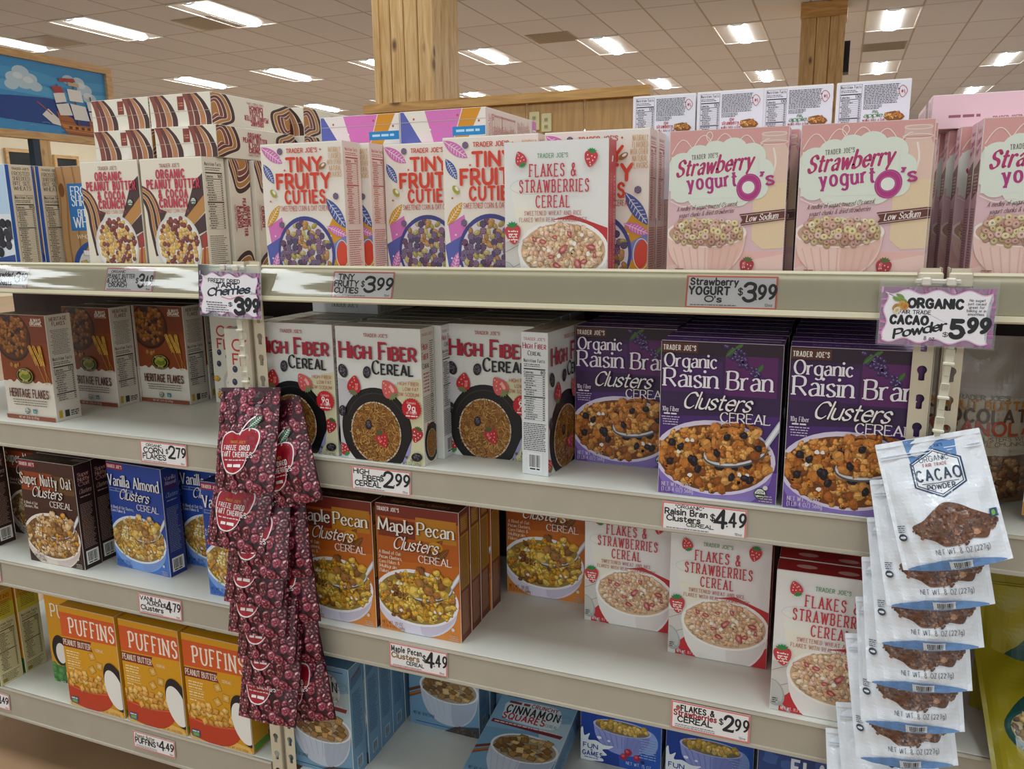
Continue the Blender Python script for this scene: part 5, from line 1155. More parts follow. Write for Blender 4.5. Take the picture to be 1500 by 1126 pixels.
q = Buf(); un = 1.30/150; H = .60/un; y0 = 5.20-1.42
q.box((-7.04, y0, 2.29), (-7.0, 5.20, 2.93), '2a3a48')
cv = Cv(q, 1.42/un, .64/un, ((-7.0, y0, 2.29), (0, 1, 0), (0, 0, 1), (1, 0, 0)), un, eps=.0004)
class _Sh:   # mural drawn with its right end at the board's right end
    pass
_sx = 1.42/un-150
_op = cv.poly
cv.poly = lambda pts, col, L=None: _op([(x+(_sx if x > -1 else _sx), y*.70) for x, y in pts], col, L)
_op([(0, 0), (200, 0), (200, 100), (0, 100)], '3f93cc', 0)
mural_art(cv)
mu = link('ship_mural', q.mesh('mural_board', PAINT)); tag(mu, 'hand painted mural board of a sailing ship in a pine frame, upper left', 'mural')
for a, b in (((-7.06, y0-.07, 2.925), (-6.97, 5.27, 2.99)), ((-7.06, y0-.07, 2.225), (-6.97, 5.27, 2.292)), ((-7.06, 5.198, 2.29), (-6.97, 5.27, 2.927)), ((-7.06, y0-.07, 2.29), (-6.97, y0+.002, 2.927))): mbox('frame', a, b, PINEY, mu)
po = mbox('sign_post', (-7.06, 4.36, 0), (-6.98, 4.47, 2.224), PINE); tag(po, 'pale wooden post holding up the ship mural', 'post')
mbox('post_edge', (-7.05, 4.29, 0), (-6.98, 4.36, 2.224), plain('blue_black_paint', '22364a', .5), po)
for i, (a, b, z) in enumerate(((10.86, 11.62, 2.99), (11.98, 12.6, 2.93))):
    o = mbox('chalkboard', (-15.97, a+.06, z-.9), (-15.95, b-.06, z-.07), plain('chalkboard_black', '22282a', .7, .3, 5)); tag(o, ('black chalkboard in a pine frame on the cream wall, left of the mural post', 'narrow black chalkboard on the cream wall, right of the mural post')[i], 'chalkboard', 'chalkboards on the cream wall')
    for A, B in (((a, z-.07), (b, z)), ((a, z-.97), (b, z-.9)), ((a, z-.9), (a+.06, z-.07)), ((b-.06, z-.9), (b, z-.07))): mbox('frame', (-15.98, A[0], A[1]), (-15.92, B[0], B[1]), PINEY, o)
# struct link between chalkboards and wall
# ------------------------------------------------------------------ gondola shelving
XB = (-2.43, -1.108, .147, 1.42)
SZ = {1: 1.316, 2: .976, 3: .600, 4: .225}
RT = {1: 1.3645, 2: .976, 3: .600, 4: .225}
RB = {1: 1.2976, 2: .916, 3: .535, 4: .1435}
TILT1 = radians(18.5)
bayn = ('left', 'middle', 'right'); shn = {1: 'top', 2: 'second', 3: 'third', 4: 'bottom'}
def extrude(q, prof, x0, x1, col):
    n = len(prof)
    for k in range(n-1): (a, b), (c, d) = prof[k], prof[k+1]; q.add([(x0, a, b), (x1, a, b), (x1, c, d), (x0, c, d)], col)
    q.add([(x0, a, b) for a, b in prof], col); q.add([(x1, a, b) for a, b in prof][::-1], col)
for bi in range(3):
    for s in (1, 2, 3, 4):
        x0, x1 = XB[bi]+.036, XB[bi+1]-.037
        z, rt, rb = SZ[s], RT[s], RB[s]
        q = Buf(); q.bevbox((x0, .002, z-.022), (x1, .47, z), 'ffffff', .002)
        sh = link('store_shelf', q.mesh('shelf_deck', DECK)); tag(sh, f'white enamel {shn[s]} shelf of the {bayn[bi]} bay with a beige price rail', 'shelf', 'enamel shelves of the cereal rack')
        q = Buf()
        if s == 1:
            P = [(.004, rt), (-.0005, rt+.001), (-.003, rt-.003), (-.0015, rt-.006), (-.0185, rb+.010), (-.023, rb+.008), (-.025, rb+.001), (-.022, rb-.002), (.004, rb)]
        else:
            P = [(.002, rt), (-.004, rt+.0008), (-.0065, rt-.003), (-.0045, rt-.006), (-.0075, rb+.007), (-.0105, rb+.006), (-.0115, rb+.001), (-.009, rb-.001), (.002, rb)]
        extrude(q, P, x0, x1, 'ffffff'); rail = link('price_rail', q.mesh('price_rail', RAILT if s == 1 else RAILC), sh)
        if s == 1:
            q = Buf(); n = 12
            A, B = (-.0028, rt-.006), (-.0198, rb+.010)
            for k in range(n):
                t0, t1 = k/n, (k+1)/n; w0, w1 = [.00013*sin(2*pi*t*1.5) for t in (t0, t1)]
                q.add([(x0, A[0]+(B[0]-A[0])*t0-.002-w0, A[1]+(B[1]-A[1])*t0), (x1, A[0]+(B[0]-A[0])*t0-.002-w0, A[1]+(B[1]-A[1])*t0), (x1, A[0]+(B[0]-A[0])*t1-.002-w1, A[1]+(B[1]-A[1])*t1), (x0, A[0]+(B[0]-A[0])*t1-.002-w1, A[1]+(B[1]-A[1])*t1)][::-1], 'ffffff')
            link('clear_label_cover', q.mesh('label_cover', GLOSSC), rail)
    q = Buf(); q.bevbox((XB[bi]+.002, .475, .02), (XB[bi+1]-.002, .487, 1.318), 'ffffff', .001)
    tag(link('back_panel', q.mesh('back_panel', DARK)), f'dark back board behind the {bayn[bi]} bay of the cereal rack', 'back panel', 'dark back boards of the rack')
    q = Buf(); q.bevbox((XB[bi]+.04, .34, 0), (XB[bi+1]-.04, .36, .2), 'ffffff', .001)
    tag(link('kick_plate', q.mesh('kick_plate', plain('brown_kick_plate', '4a3a30', .5))), f'brown kick plate under the {bayn[bi]} bay of the cereal rack', 'kick plate', 'kick plates under the rack')

def keyhole_strip(q, x0, x1, y, z0, z1, pitch=.0435):
    hw = (x1-x0)/2; cx = (x0+x1)/2; n = int((z1-z0)/pitch); ph = (z1-z0)/n
    ang = sorted(set([k*pi/12 for k in range(24)]+[atan2(s_*ph/2, t_*hw) % (2*pi) for s_ in (-1, 1) for t_ in (-1, 1)]))
    for i in range(n):
        cz = z0+(i+.5)*ph; R = []; O = []
        for a in ang:
            r = .0068; c_, s_ = cos(a), sin(a)
            if s_ < 0: r = max(r, min(.0042/max(abs(c_), 1e-6), .0165/abs(s_)))
            R.append((cx+r*c_, cz+.002+r*s_))
            k = min(hw/max(abs(c_), 1e-9), ph/2/max(abs(s_), 1e-9)); O.append((cx+k*c_, cz+k*s_))
        m = len(ang)
        for k in range(m):
            l = (k+1) % m
            q.add([(O[k][0], y, O[k][1]), (O[l][0], y, O[l][1]), (R[l][0], y, R[l][1]), (R[k][0], y, R[k][1])][::-1], 'ffffff')
            q.add([(R[k][0], y, R[k][1]), (R[l][0], y, R[l][1]), (R[l][0], y+.0016, R[l][1]), (R[k][0], y+.0016, R[k][1])], 'ffffff')
for i, xb in enumerate(XB[1:3]):
    for sd in (-1, 1):
        xa, xc = (xb-.034, xb-.005) if sd < 0 else (xb+.006, xb+.033)
        q = Buf(); keyhole_strip(q, xa, xc, -.003, .01, 1.372)
        xe = xc if sd < 0 else xa
        q.box((xe-.0008, -.003, .01), (xe+.0008, .03, 1.372), 'ffffff')
        o = link('upright_post', q.mesh('slotted_post', POSTM)); tag(o, f'cream slotted steel upright, {"left" if sd < 0 else "right"} one of the pair behind the {"cherry" if i == 0 else "cacao"} pouches', 'upright post', 'slotted uprights between the bays')
        mbox('post_foot', (xa, -.003, 0), (xc, .03, .012), POSTM, o, .001)
        mbox('rail_end_clip', (xa-.002, -.012, 1.345), (xc+.002, -.0035, 1.366), POSTM, o, .002)
# ------------------------------------------------------------------ standing cartons
ORD = ['', 'second', 'third', 'fourth', 'fifth', 'sixth', 'seventh', 'eighth']
NAMES = {}
def carton_at(key, matrix, label, group=None, cat='cereal box', name='cereal_box'):
    bm_, fm_, dim = DESIGNS[key]
    o = link(name, bm_); o.matrix_world = matrix
    f = link('top_flap', fm_, o); f.location = (0, 0, dim[2]-.0010)
    tag(o, label, cat, group); return o
def box(key, xl, y, z, label, group=None, rot=0.0, tilt=0.0, **kw):
    w_, d_, h_ = DESIGNS[key][2]; a = radians(rot)
    c = Vector((w_/2, d_/2, 0)); c = Matrix.Rotation(a, 3, 'Z') @ c
    M_ = Matrix.Translation((xl+c.x, y+c.y, z+.0004)) @ Matrix.Rotation(a, 4, 'Z') @ Matrix.Rotation(radians(tilt), 4, 'X')
    return carton_at(key, M_, label, group, **kw)
RR = random.Random(12)
def row(key, xl, y, z, n, label, group, start=0, pitch=None, wob=.003):
    """boxes standing one behind the other"""
    p = pitch or DESIGNS[key][2][1]+.003
    for i in range(n):
        k = i+start
        lab = f'{label}, front of its row' if k == 0 else f'{label}, {ORD[k]} in its row'
        box(key, xl+(RR.uniform(-wob, wob) if i else 0), y+i*p, z, lab, group, rot=RR.uniform(-.6, .6) if i else 0)
S1, S2, S3, S4 = SZ[1], SZ[2], SZ[3], SZ[4]
# ---- top shelf
g = 'cream cocoa crunch boxes on the top shelf'
box('cocoa_crunch', -1.556, .018, S1, 'cream peanut butter cocoa crunch box standing left beside another', g)
box('cocoa_crunch', -1.384, .018, S1, 'cream peanut butter cocoa crunch box showing its nutrition side, right of its twin', g)
for i, (x, y) in enumerate(((-1.379, .092), (-1.369, .162))):
    M_ = Matrix.Translation((x+.0825, y+.033, S1+.0004)) @ Matrix.Rotation(pi, 4, 'Z')
    carton_at('cocoa_crunch', M_, f'cocoa crunch box turned to show its lettered spine, {ORD[i+1]} behind the nutrition side', g)
row('cocoa_crunch', -1.552, .092, S1, 2, 'cream cocoa crunch box behind the left front one', g, 1)
def lying(key, xl, y, z, label, group, up=1, turn=0):
    """box on its face, top (up=1) or bottom (up=-1) end toward the aisle; turn = 180 shows the other spine"""
    w_, d_, h_ = DESIGNS[key][2]
    R = Matrix.Rotation(up*pi/2, 4, 'X') @ Matrix.Rotation(radians(turn), 4, 'Z')
    M_ = Matrix.Translation((xl+w_/2, y+(h_ if up > 0 else 0), z+d_/2+.0004)) @ R
    return carton_at(key, M_, label, group)
zt = S1+.2668
g2 = 'cocoa crunch boxes lying on top of the standing ones'
lying('cocoa_crunch', -1.552, .062, zt, 'cocoa crunch box lying flat, lower left of the stack', g2, 1, 180)
lying('cocoa_crunch', -1.378, .062, zt, 'cocoa crunch box lying flat, lower right of the stack', g2, 1, 180)
lying('cocoa_crunch', -1.566, .075, zt+.0672, 'cocoa crunch box lying flat, upper left of the stack', g2, -1, 180)
lying('cocoa_crunch', -1.398, .075, zt+.0672, 'cocoa crunch box lying flat, upper right of the stack', g2, -1, 180)
lying('cocoa_crunch', -1.372, .36, zt+.0672, 'cocoa crunch box lying flat behind the upper right one', g2, -1, 180)
lying('cocoa_crunch', -1.362, .345, zt, 'cocoa crunch box lying flat behind the lower right one', g2, 1, 180)
g = 'blue edged wheat cereal boxes on the top shelf'
box('blueberry_wheat', -2.016, .046, S1, 'blue edged wheat box with dark berries on its front, leftmost on top shelf', g)
box('frosted_wheat', -2.014, .123, S1, 'blue edged frosted wheat box, nutrition side showing just behind the berry one', g)
box('frosted_wheat', -1.816, .172, S1, 'brown frosted wheat box with a blue sign, half behind the cocoa crunch box', g)
g = 'white tiny fruity cereal boxes on the top shelf'
box('fruity_cuties', -1.071, .018, S1, 'white tiny fruity cereal box at the left end of its row, full front showing', g)
box('fruity_cuties', -1.052, .083, S1, 'tiny fruity cereal box, pink nutrition side showing just behind the leftmost one', g)
box('fruity_cuties', -.861, .134, S1, 'tiny fruity cereal box set back, second full front from the left', g)
box('fruity_cuties', -.697, .069, S1, 'tiny fruity cereal box standing forward, partly behind the berry flakes box', g)
row('fruity_cuties', -.498, .076, S1, 3, 'tiny fruity cereal box to the right of the berry flakes box', g, 0, None, .004)
row('fruity_cuties', -1.055, .148, S1, 3, 'tiny fruity cereal box in the left row', g, 2); row('fruity_cuties', -.85, .200, S1, 3, 'tiny fruity cereal box in the middle row', g, 1)
g2 = 'tiny fruity cereal boxes lying on top of the standing ones'
lying('fruity_cuties', -1.028, .165, S1+.2832, 'tiny fruity cereal box lying flat on top, the left of two', g2, 1)
lying('fruity_cuties', -.836, .160, S1+.2832, 'tiny fruity cereal box lying flat on top, right one with pink side', g2, 1)
box('berry_flakes', -.553, .018, S1, 'white flakes and strawberries box on the top shelf among fruity cereal')
g = 'pink strawberry yogurt cereal boxes on the top shelf'
box('yogurt_rings', -.264, .018, S1, 'pink strawberry yogurt cereal box, left of the two full fronts', g)
box('yogurt_rings', -.064, .018, S1, 'pink strawberry yogurt cereal box, right of the two full fronts', g)
row('yogurt_rings', -.252, .077, S1, 2, 'pink strawberry yogurt cereal box behind the left full front', g, 1)
row('yogurt_rings', -.055, .077, S1, 2, 'pink strawberry yogurt cereal box behind the right full front', g, 1)
for k, (x, y) in enumerate(((.184, .050), (.183, .107), (.169, .168), (.158, .228), (.150, .288), (.146, .348))):
    box('yogurt_rings', x, y, S1, 'pink strawberry yogurt cereal box at the right edge, '+('front' if k == 0 else ORD[k])+' of its row', g)
lying('yogurt_rings', .128, .215, S1+.2692, 'pink strawberry yogurt cereal box lying flat on top at the right', g, 1)
gb = 'white cereal bar boxes behind the pink cereal'
for i, x in enumerate((-.254, -.068)):
    for k in range(3): lying('yogurt_rings', x, .195, S1+.0548*k, f'pink strawberry yogurt box lying under the cereal bars, {("lowest", "middle", "topmost")[k]} of the {("left", "right")[i]} pile', 'lying pink boxes under the cereal bars', 1)
for i, (x, dz) in enumerate(((-.369, 0), (-.252, .0), (-.139, 0), (-.020, 0))):
    box(('strawberry_bar', 'strawberry_bar', 'apple_bar', 'apple_bar')[i], x, .2, S1+.1646, f'white cereal bar box with nutrition table, {("leftmost", "second from left", "third from left", "rightmost")[i]} of four', gb, cat='cereal bar box', name='cereal_bar_box', rot=(1, -1, .5, -1)[i])
# ---- second shelf, middle bay
g = 'white high fiber boxes on the second shelf'
row('high_fiber', -1.119, .019, S2, 6, 'white high fiber cereal box in the left row', g)
box('high_fiber', -.917, .012, S2, 'white high fiber cereal box standing furthest forward, bowl picture on its side', g)
M_ = Matrix.Translation((-.903+.095, .071+.027, S2+.0004)) @ Matrix.Rotation(pi, 4, 'Z')
carton_at('high_fiber', M_, 'white high fiber cereal box turned backward behind the forward one', g)
row('high_fiber', -.915, .130, S2, 5, 'white high fiber cereal box in the second row', g, 2)
row('high_fiber', -.722, .107, S2, 6, 'white high fiber cereal box set back in the third row', g)
M_ = Matrix.Translation((-.496, .129, S2+.0004)) @ Matrix.Rotation(radians(84.5), 4, 'Z')
carton_at('high_fiber', M_, 'high fiber box turned sideways, nutrition panel to the aisle', g)
g = 'purple raisin bran boxes on the second shelf'
row('raisin_bran', -.463, .150, S2, 6, 'purple raisin bran box in the set back left row', g)
row('raisin_bran', -.269, .015, S2, 8, 'purple raisin bran box in the middle row', g)
row('raisin_bran', -.061, .008, S2, 8, 'purple raisin bran box in the right row', g)
lying('corn_flakes', -1.10, .20, S2+.2716, 'pale carton lying on the high fiber boxes under the top shelf', None, 1)
# second shelf, left bay
g = 'brown heritage flakes boxes on the second shelf'
row('heritage_flakes', -1.914, .037, S2, 1, 'brown heritage flakes box in the leftmost row', g, 0, .074)
row('heritage_flakes', -1.903, .213, S2, 3, 'brown heritage flakes box with its dark bowl in shade', g, 0, .074)
row('heritage_flakes', -1.740, .296, S2, 2, 'brown heritage flakes box nearest the corn flakes', g, 0, .074)
g = 'cream corn flakes boxes on the second shelf'
box('corn_flakes', -1.53, .345, S2, 'cream corn flakes box at the back beside the heritage flakes', g)
box('corn_flakes', -1.318, .155, S2, 'cream corn flakes box standing behind the slotted uprights', g)
# ---- third shelf, left bay
g = 'dark nutty oat cluster boxes on the third shelf'
row('nutty_oat', -1.892, .027, S3, 3, 'dark brown nutty oat clusters box in the forward row', g)
row('nutty_oat', -2.110, .150, S3, 3, 'dark brown nutty oat clusters box set back half hidden', g)
row('nutty_oat', -2.247, .060, S3, 1, 'dark brown nutty oat box at the left edge', g)
g = 'blue vanilla almond boxes on the third shelf'
box('vanilla_almond', -1.652, .079, S3, 'blue vanilla almond clusters box with full front and side showing', g, rot=-3.4)
box('vanilla_almond', -1.487, .147, S3, 'blue vanilla almond clusters box set back in the middle', g)
box('vanilla_almond', -1.313, .031, S3, 'blue vanilla almond clusters box half behind the cherry pouches', g)
row('vanilla_almond', -1.66, .20, S3, 3, 'blue vanilla almond clusters box behind the full front one', g, 1)
row('vanilla_almond', -1.47, .21, S3, 2, 'blue vanilla almond clusters box behind the middle one', g, 1)
# third shelf, middle bay
g = 'orange maple pecan boxes on the third shelf'
row('maple_pecan', -1.053, .027, S3, 3, 'orange maple pecan clusters box in the left row', g)
row('maple_pecan', -.856, .031, S3, 4, 'orange maple pecan clusters box in the right row', g, 0, .052)
row('maple_pecan', -.668, .284, S3, 3, 'orange maple pecan clusters box far back, under the rail shadow', g, 0, .052)
g = 'white flakes and strawberries boxes on the third shelf'
row('berry_flakes', -.461, .217, S3, 4, 'white flakes and strawberries box in the left row', g)
row('berry_flakes', -.267, .145, S3, 5, 'white flakes and strawberries box in the middle row', g)
row('berry_flakes', -.063, .017, S3, 6, 'white flakes and strawberries box in the right row', g)
# ---- bottom shelf
g = 'yellow peanut butter cereal boxes on the bottom shelf'
row('peanut_pillow', -1.786, .004, S4, 1, 'yellow peanut butter cereal box, left of the three fronts', g)
row('peanut_pillow', -1.586, .004, S4, 1, 'yellow peanut butter cereal box, middle of the three fronts', g)
row('peanut_pillow', -1.388, .004, S4, 1, 'yellow peanut butter cereal box, right of the three fronts', g)
row('honey_pillow', -1.924, .070, S4, 2, 'yellow cereal box with a green base behind the peanut butter ones', g)
row('peanut_pillow', -1.716, .075, S4, 2, 'yellow peanut butter cereal box behind the left two fronts', g, 1); row('peanut_pillow', -1.39, .068, S4, 2, 'yellow peanut butter cereal box behind the right front', g, 1)
row('honey_pillow', -2.220, -.004, S4, 2, 'yellow green cereal box showing its nutrition side, far left', g, 0, .071)
g = 'light blue cinnamon squares boxes on the bottom shelf'
row('cinnamon_squares', -1.120, .012, S4, 5, 'light blue cinnamon squares box in the left row', g, 0, .060)
row('cinnamon_squares', -.917, .246, S4, 3, 'light blue cinnamon squares box set far back', g, 0, .060)
a = radians(10)
M_ = Matrix.Translation((-.685+.094, .033, .284)) @ Matrix.Rotation(-(pi/2-a), 4, 'X') @ Matrix.Translation((0, .028, 0))
carton_at('cinnamon_squares', M_, 'light blue cinnamon squares box fallen onto its back', g)
row('cinnamon_squares', -.72, .33, S4, 2, 'light blue cinnamon squares box standing behind the fallen one', g)
g = 'blue flake boxes on the bottom shelf'
row('corn_flake_family', -.482, .264, S4, 2, 'blue corn flake box with berries, left of two', g)
row('corn_flake_family', -.286, .264, S4, 2, 'blue corn flake box with berries, right of two', g)
row('blue_flakes', -.080, .05, S4, 4, 'dark blue flakes box at the right end', g)

# ------------------------------------------------------------------ price cards
def card(w_, h_, paint, name='price_tag', th=.0008):
    q = Buf(); q.box((-w_/2, -th, 0), (w_/2, 0, h_), 'f0eeea')
    un = w_/100; c = Cv(q, 100, 100*h_/w_, ((-w_/2, -th, 0), (1, 0, 0), (0, 0, 1), (0, -1, 0)), un, inset=.1, eps=.00004)
    paint(c); return q.mesh(name, PAPER)
def tagart(lines, price, px=(60, 98), pb=None, ph=None, border='dd7d78', extra=None, small=2, bw=2.2):
    def fn(c):
        W, H = c.W, c.H; c.rect(0, 0, W, H, border); c.rect(bw, bw, W-bw, H-bw, 'ece9e8')
        k = (H-4.5-3.2*small)/max(l[2] for l in lines)
        for (t, x, y, h, w_, col, st) in lines: c.text(t, x, y*k, h*min(1.1, k), w_, col or '1e2026', st, wt=1.5 if st == 'mark' else 1.1)
        hh = ph or H*.42; b = min(pb or H*.68, H-7); d_, ct = price.split('.')
        c.text('$', px[0], b-hh*.35, hh*.36, None, '1e2026', 'mark', wt=1.2)
        wd = px[1]-px[0]-6
        c.text(d_, px[0]+6, b, hh, wd*.36, '1e2026', 'mark', wt=1.2); c.text('.', px[0]+6+wd*.40, b-hh*.1, hh*.5, None, '1e2026', 'mark'); c.text(ct, px[0]+7+wd*.46, b-hh*.14, hh*.78, wd*.52, '1e2026', 'mark', wt=1.25)
        for i in range(small): c.bars(6, H-3.4-2.6*(small-1-i)-1, 60, 1, 1, '6a6c76', 1.1, seed=i+3)
        c.text('12oz', 87, H-4, 2.6, 8, '3a3a44', 'mark')
        if extra: extra(c)
    return fn
def price_tag(x0, z1, w_, h_, paint, label, shelf, dx=0):
    o = link('price_tag', card(w_, h_, paint)); tag(o, label, 'price tag', 'hand lettered price tags on the shelf rails')
    if shelf == 1: o.rotation_euler = (-TILT1, 0, 0); o.location = (x0+w_/2, -.0202, 1.3055)
    else: o.rotation_euler = (radians(-2.5), 0, 0); o.location = (x0+w_/2, -.0098, z1-h_)
K = '1e2026'
price_tag(-.900, 0, .134, .052, tagart([('TINY', 9, 11.5, 7.5, 26, K, 'mark'), ('FRUITY', 4, 21.5, 8, 39, K, 'mark'), ('CUTIES', 5, 31, 7.5, 39, K, 'mark')], '3.99', (48, 98), 29, 21, small=1), 'price tag for tiny fruity cereal, $3.99, on the top rail', 1)
price_tag(-.226, 0, .142, .054, tagart([('Strawberry', 5, 11, 7.5, 52, K, 'mark'), ('YOGURT', 4, 22, 8.5, 44, K, 'markb'), ("O's", 22, 30.5, 6.5, 18, K, 'mark')], '3.99', (58, 98), 29, 20, 'e07a60', small=1), 'price tag for strawberry yogurt cereal, $3.99, on the top rail', 1)
price_tag(-1.482, 0, .136, .053, tagart([('ORGANIC', 10, 9, 4, 30, K, 'mark'), ('PEANUT BUTTER', 4, 18, 6.5, 56, K, 'mark'), ('& COCOA', 4, 26, 7, 40, K, 'mark'), ('CRUNCH', 8, 34, 6.5, 38, K, 'mark')], '3.49', (64, 98), 31, 20, 'dd8894', small=1), 'price tag for peanut butter cocoa crunch, $3.49, on the top rail', 1)
price_tag(-1.830, 0, .112, .049, tagart([('Shredded', 4, 16, 9, 50, K, 'mark'), ('Wheats', 10, 30, 10, 44, K, 'mark')], '3.19', (58, 97), 30, 20, 'dd8894', small=1), 'price tag ending in wheats, at the left end of the top rail', 1)
price_tag(-1.437, .971, .132, .050, tagart([('ORGANIC', 13, 8, 4.2, 34, K, 'mark'), ('CORN', 7, 18, 8.0, 42, K, 'mark'), ('FLAKES', 5, 27.5, 7.5, 50, K, 'mark')], '2.79', (56, 98), 25, 20, small=1), 'price tag for organic corn flakes, $2.79, on second rail', 2)
price_tag(-.882, .969, .134, .049, tagart([('HIGH', 4, 10.5, 7, 26, K, 'mark'), ('FIBER', 20, 19.5, 7, 30, K, 'mark'), ('CEREAL', 6, 28.5, 7.5, 44, K, 'mark')], '2.99', (50, 98), 26, 22, small=1), 'price tag for high fiber cereal, $2.99, on second rail', 2)
price_tag(-.256, .970, .142, .051, tagart([('*ORGANIC*', 16, 7, 4, 34, K, 'mark'), ('Raisin Bran', 4, 16, 7.5, 50, K, 'mark'), ('Clusters', 6, 24.5, 7, 40, K, 'mark'), ('CEREAL', 30, 30, 4.4, 32, K, 'mark')], '4.49', (58, 98), 25, 21, small=1), 'price tag for organic raisin bran clusters, $4.49, on second rail', 2)
price_tag(-1.494, .592, .130, .049, tagart([('VANILLA', 4, 11, 7, 50, K, 'mark'), ('ALMOND', 20, 18, 6, 40, K, 'mark'), ('Clusters', 5, 28, 8, 52, K, 'mark')], '4.79', (60, 97), 25, 19, small=1), 'price tag for vanilla almond clusters, $4.79, on third rail', 3)
price_tag(-.813, .597, .133, .053, tagart([('Maple Pecan', 4, 12, 8, 52, K, 'mark'), ('Clusters', 4, 21, 7.5, 48, '8a6420', 'mark'), ('CEREAL', 30, 28, 5, 30, K, 'mark')], '4.49', (58, 99), 28, 23, small=1), 'price tag for maple pecan clusters, $4.49, on third rail', 3)
price_tag(-.230, .595, .138, .053, tagart([('FLAKES &', 13, 13, 8, 42, K, 'markb'), ('Strawberries', 4, 21, 8, 54, '9a2430', 'mark'), ('CEREAL', 9, 30, 8, 44, K, 'mark')], '2.99', (62, 98), 27, 20, small=2, extra=lambda c: c.berry(9, 9, 3.2, 'b8303a')), 'price tag with a drawn strawberry for flakes and strawberries, $2.99', 3)
price_tag(-1.562, .211, .132, .044, tagart([('Peanut Butter', 6, 10, 6, 46, '6a5a4a', 'mark'), ('PUFFINS', 5, 21, 9.5, 48, K, 'mark')], '4.49', (57, 97), 24, 18, small=2), 'price tag for yellow peanut butter cereal, $4.49, on bottom rail', 4)
price_tag(-2.135, .209, .132, .046, tagart([(' ', 6, 14, 8, None, K, 'mark')], '3.49', (57, 97), 24, 18, small=2), 'price tag ending $3.49 at the left end of bottom rail', 4)
price_tag(-2.095, .594, .132, .050, tagart([(' ', 6, 14, 8, None, K, 'mark')], '4.49', (57, 97), 25, 18, small=2), 'price tag cut off at the left end of third rail', 3)

# ------------------------------------------------------------------ hanging signs
def wavy(c, n1=5, n2=3, m=6, col='efecf2'):
    W, H = c.W, c.H; P = []
    for k in range(41): t = k/40; P.append((3+(W-6)*t, m+2.2*sin(t*2*pi*n1*.5)))
    for k in range(1, 25): t = k/24; P.append((W-m+1.8*sin(t*2*pi*n2*.5), 4+(H-8)*t))
    for k in range(1, 41): t = 1-k/40; P.append((3+(W-6)*t, H-m+2.2*sin(t*2*pi*n1*.5)))
    for k in range(1, 24): t = 1-k/24; P.append((m+1.8*sin(t*2*pi*n2*.5), 4+(H-8)*t))
    c.poly(P, col)
def sign_bg(c):
    W, H = c.W, c.H; c.rect(0, 0, W, H, 'c48fb6'); rr = random.Random(3)
    for k in range(26):
        x = rr.uniform(0, W); c.line([(x, 0), (x+rr.uniform(-3, 3), 5)], 2, rr.choice(['c889b4', 'b878a6', 'd8a8ca'])); c.line([(x, H), (x+rr.uniform(-3, 3), H-5)], 2, rr.choice(['c889b4', 'b878a6']))
    for k in range(14):
        y = rr.uniform(0, H); c.line([(0, y), (8, y+rr.uniform(-2, 2))], 2, rr.choice(['c889b4', 'b878a6'])); c.line([(W, y), (W-8, y)], 2, rr.choice(['c889b4', 'a868a0']))
    wavy(c, 7, 4, 4.2, 'e2b2d4'); wavy(c, 7, 4, 5.4)
def cherry_sign(c):
    sign_bg(c); c.text('FREEZE DRIED', 16, 14.5, 4.6, 52, K, 'markb', wt=1.1); c.text('TART', 29, 21, 5.6, 34, '3a3c44', 'markb', wt=1.5); c.text('Cherries', 14, 33.5, 9.5, 70, '2a3440', 'script', rot=-6, wt=1.9); c.text('1.2oz', 83, 28, 3, 11, K, 'mark')
    c.line([(38, 33.5), (52, 36), (64, 32), (74, 31)], 1.3, 'd88a94', True)
    c.text('$', 49, 45.5, 4.6, 6, K, 'markb'); c.text('3', 60, 54.5, 19.5, 13, K, 'markb', wt=1.35); c.text('.', 75.5, 53, 14, None, K, 'markb'); c.text('99', 78, 50.5, 15.5, 20, K, 'markb', wt=1.35)
    c.rect(12, 40.5, 14, 42.5, K); c.bars(15, 41, 40, 1, 1, '4a4c58', 1.3); c.bars(10, 44.3, 50, 4, 3, '4a4c58', 1.2, 'c', 5)
def cacao_sign(c):
    sign_bg(c); c.text('ORGANIC', 25, 19.5, 8, 47, K, 'markb', wt=1.45); c.text('FAIR TRADE', 17, 26, 3.4, 28, K, 'mark', wt=1.3); c.text('CACAO', 10, 36, 7.6, 33, K, 'markb', wt=1.45); c.text('Powder', 14, 50.5, 8.2, 46, K, 'script', rot=-13, wt=1.75); c.text('8 oz.', 41, 51, 3.4, 10, K, 'mark', wt=1.2)
    c.text('$', 57, 47, 4, 4.5, K, 'mark'); c.text('5', 64, 47, 15.5, 10, K, 'markb', wt=1.3); c.text('.', 75.5, 43, 9, None, K, 'markb'); c.text('99', 79, 42, 13, 17, K, 'markb', wt=1.3)
    for i, t in enumerate(('No sugar!', 'just cacao!', 'great for', 'baking or in', 'smoothies.')): c.text(t, 84, 12.5+i*3.3, 2.2, (13, 15, 13, 16, 14)[i], K, 'mark', 'c')
    for x, y, a in ((14, 15, 30), (20, 16, -20), (17, 12, 60)): c.leaf(x-4, y-5, x+4, y-1, 4, '8aa85a', '5a7838')
    for x, y, col in ((19, 17, 'd09a4a'), (14, 20, 'b5864a'), (22, 19, 'c98a3a'), (15, 23, 'e0cfae')): c.ell(x, y, 3, 4, col, 14, 30); c.ell(x, y, 1.2, 2, mul(col, .7), 8, 30)
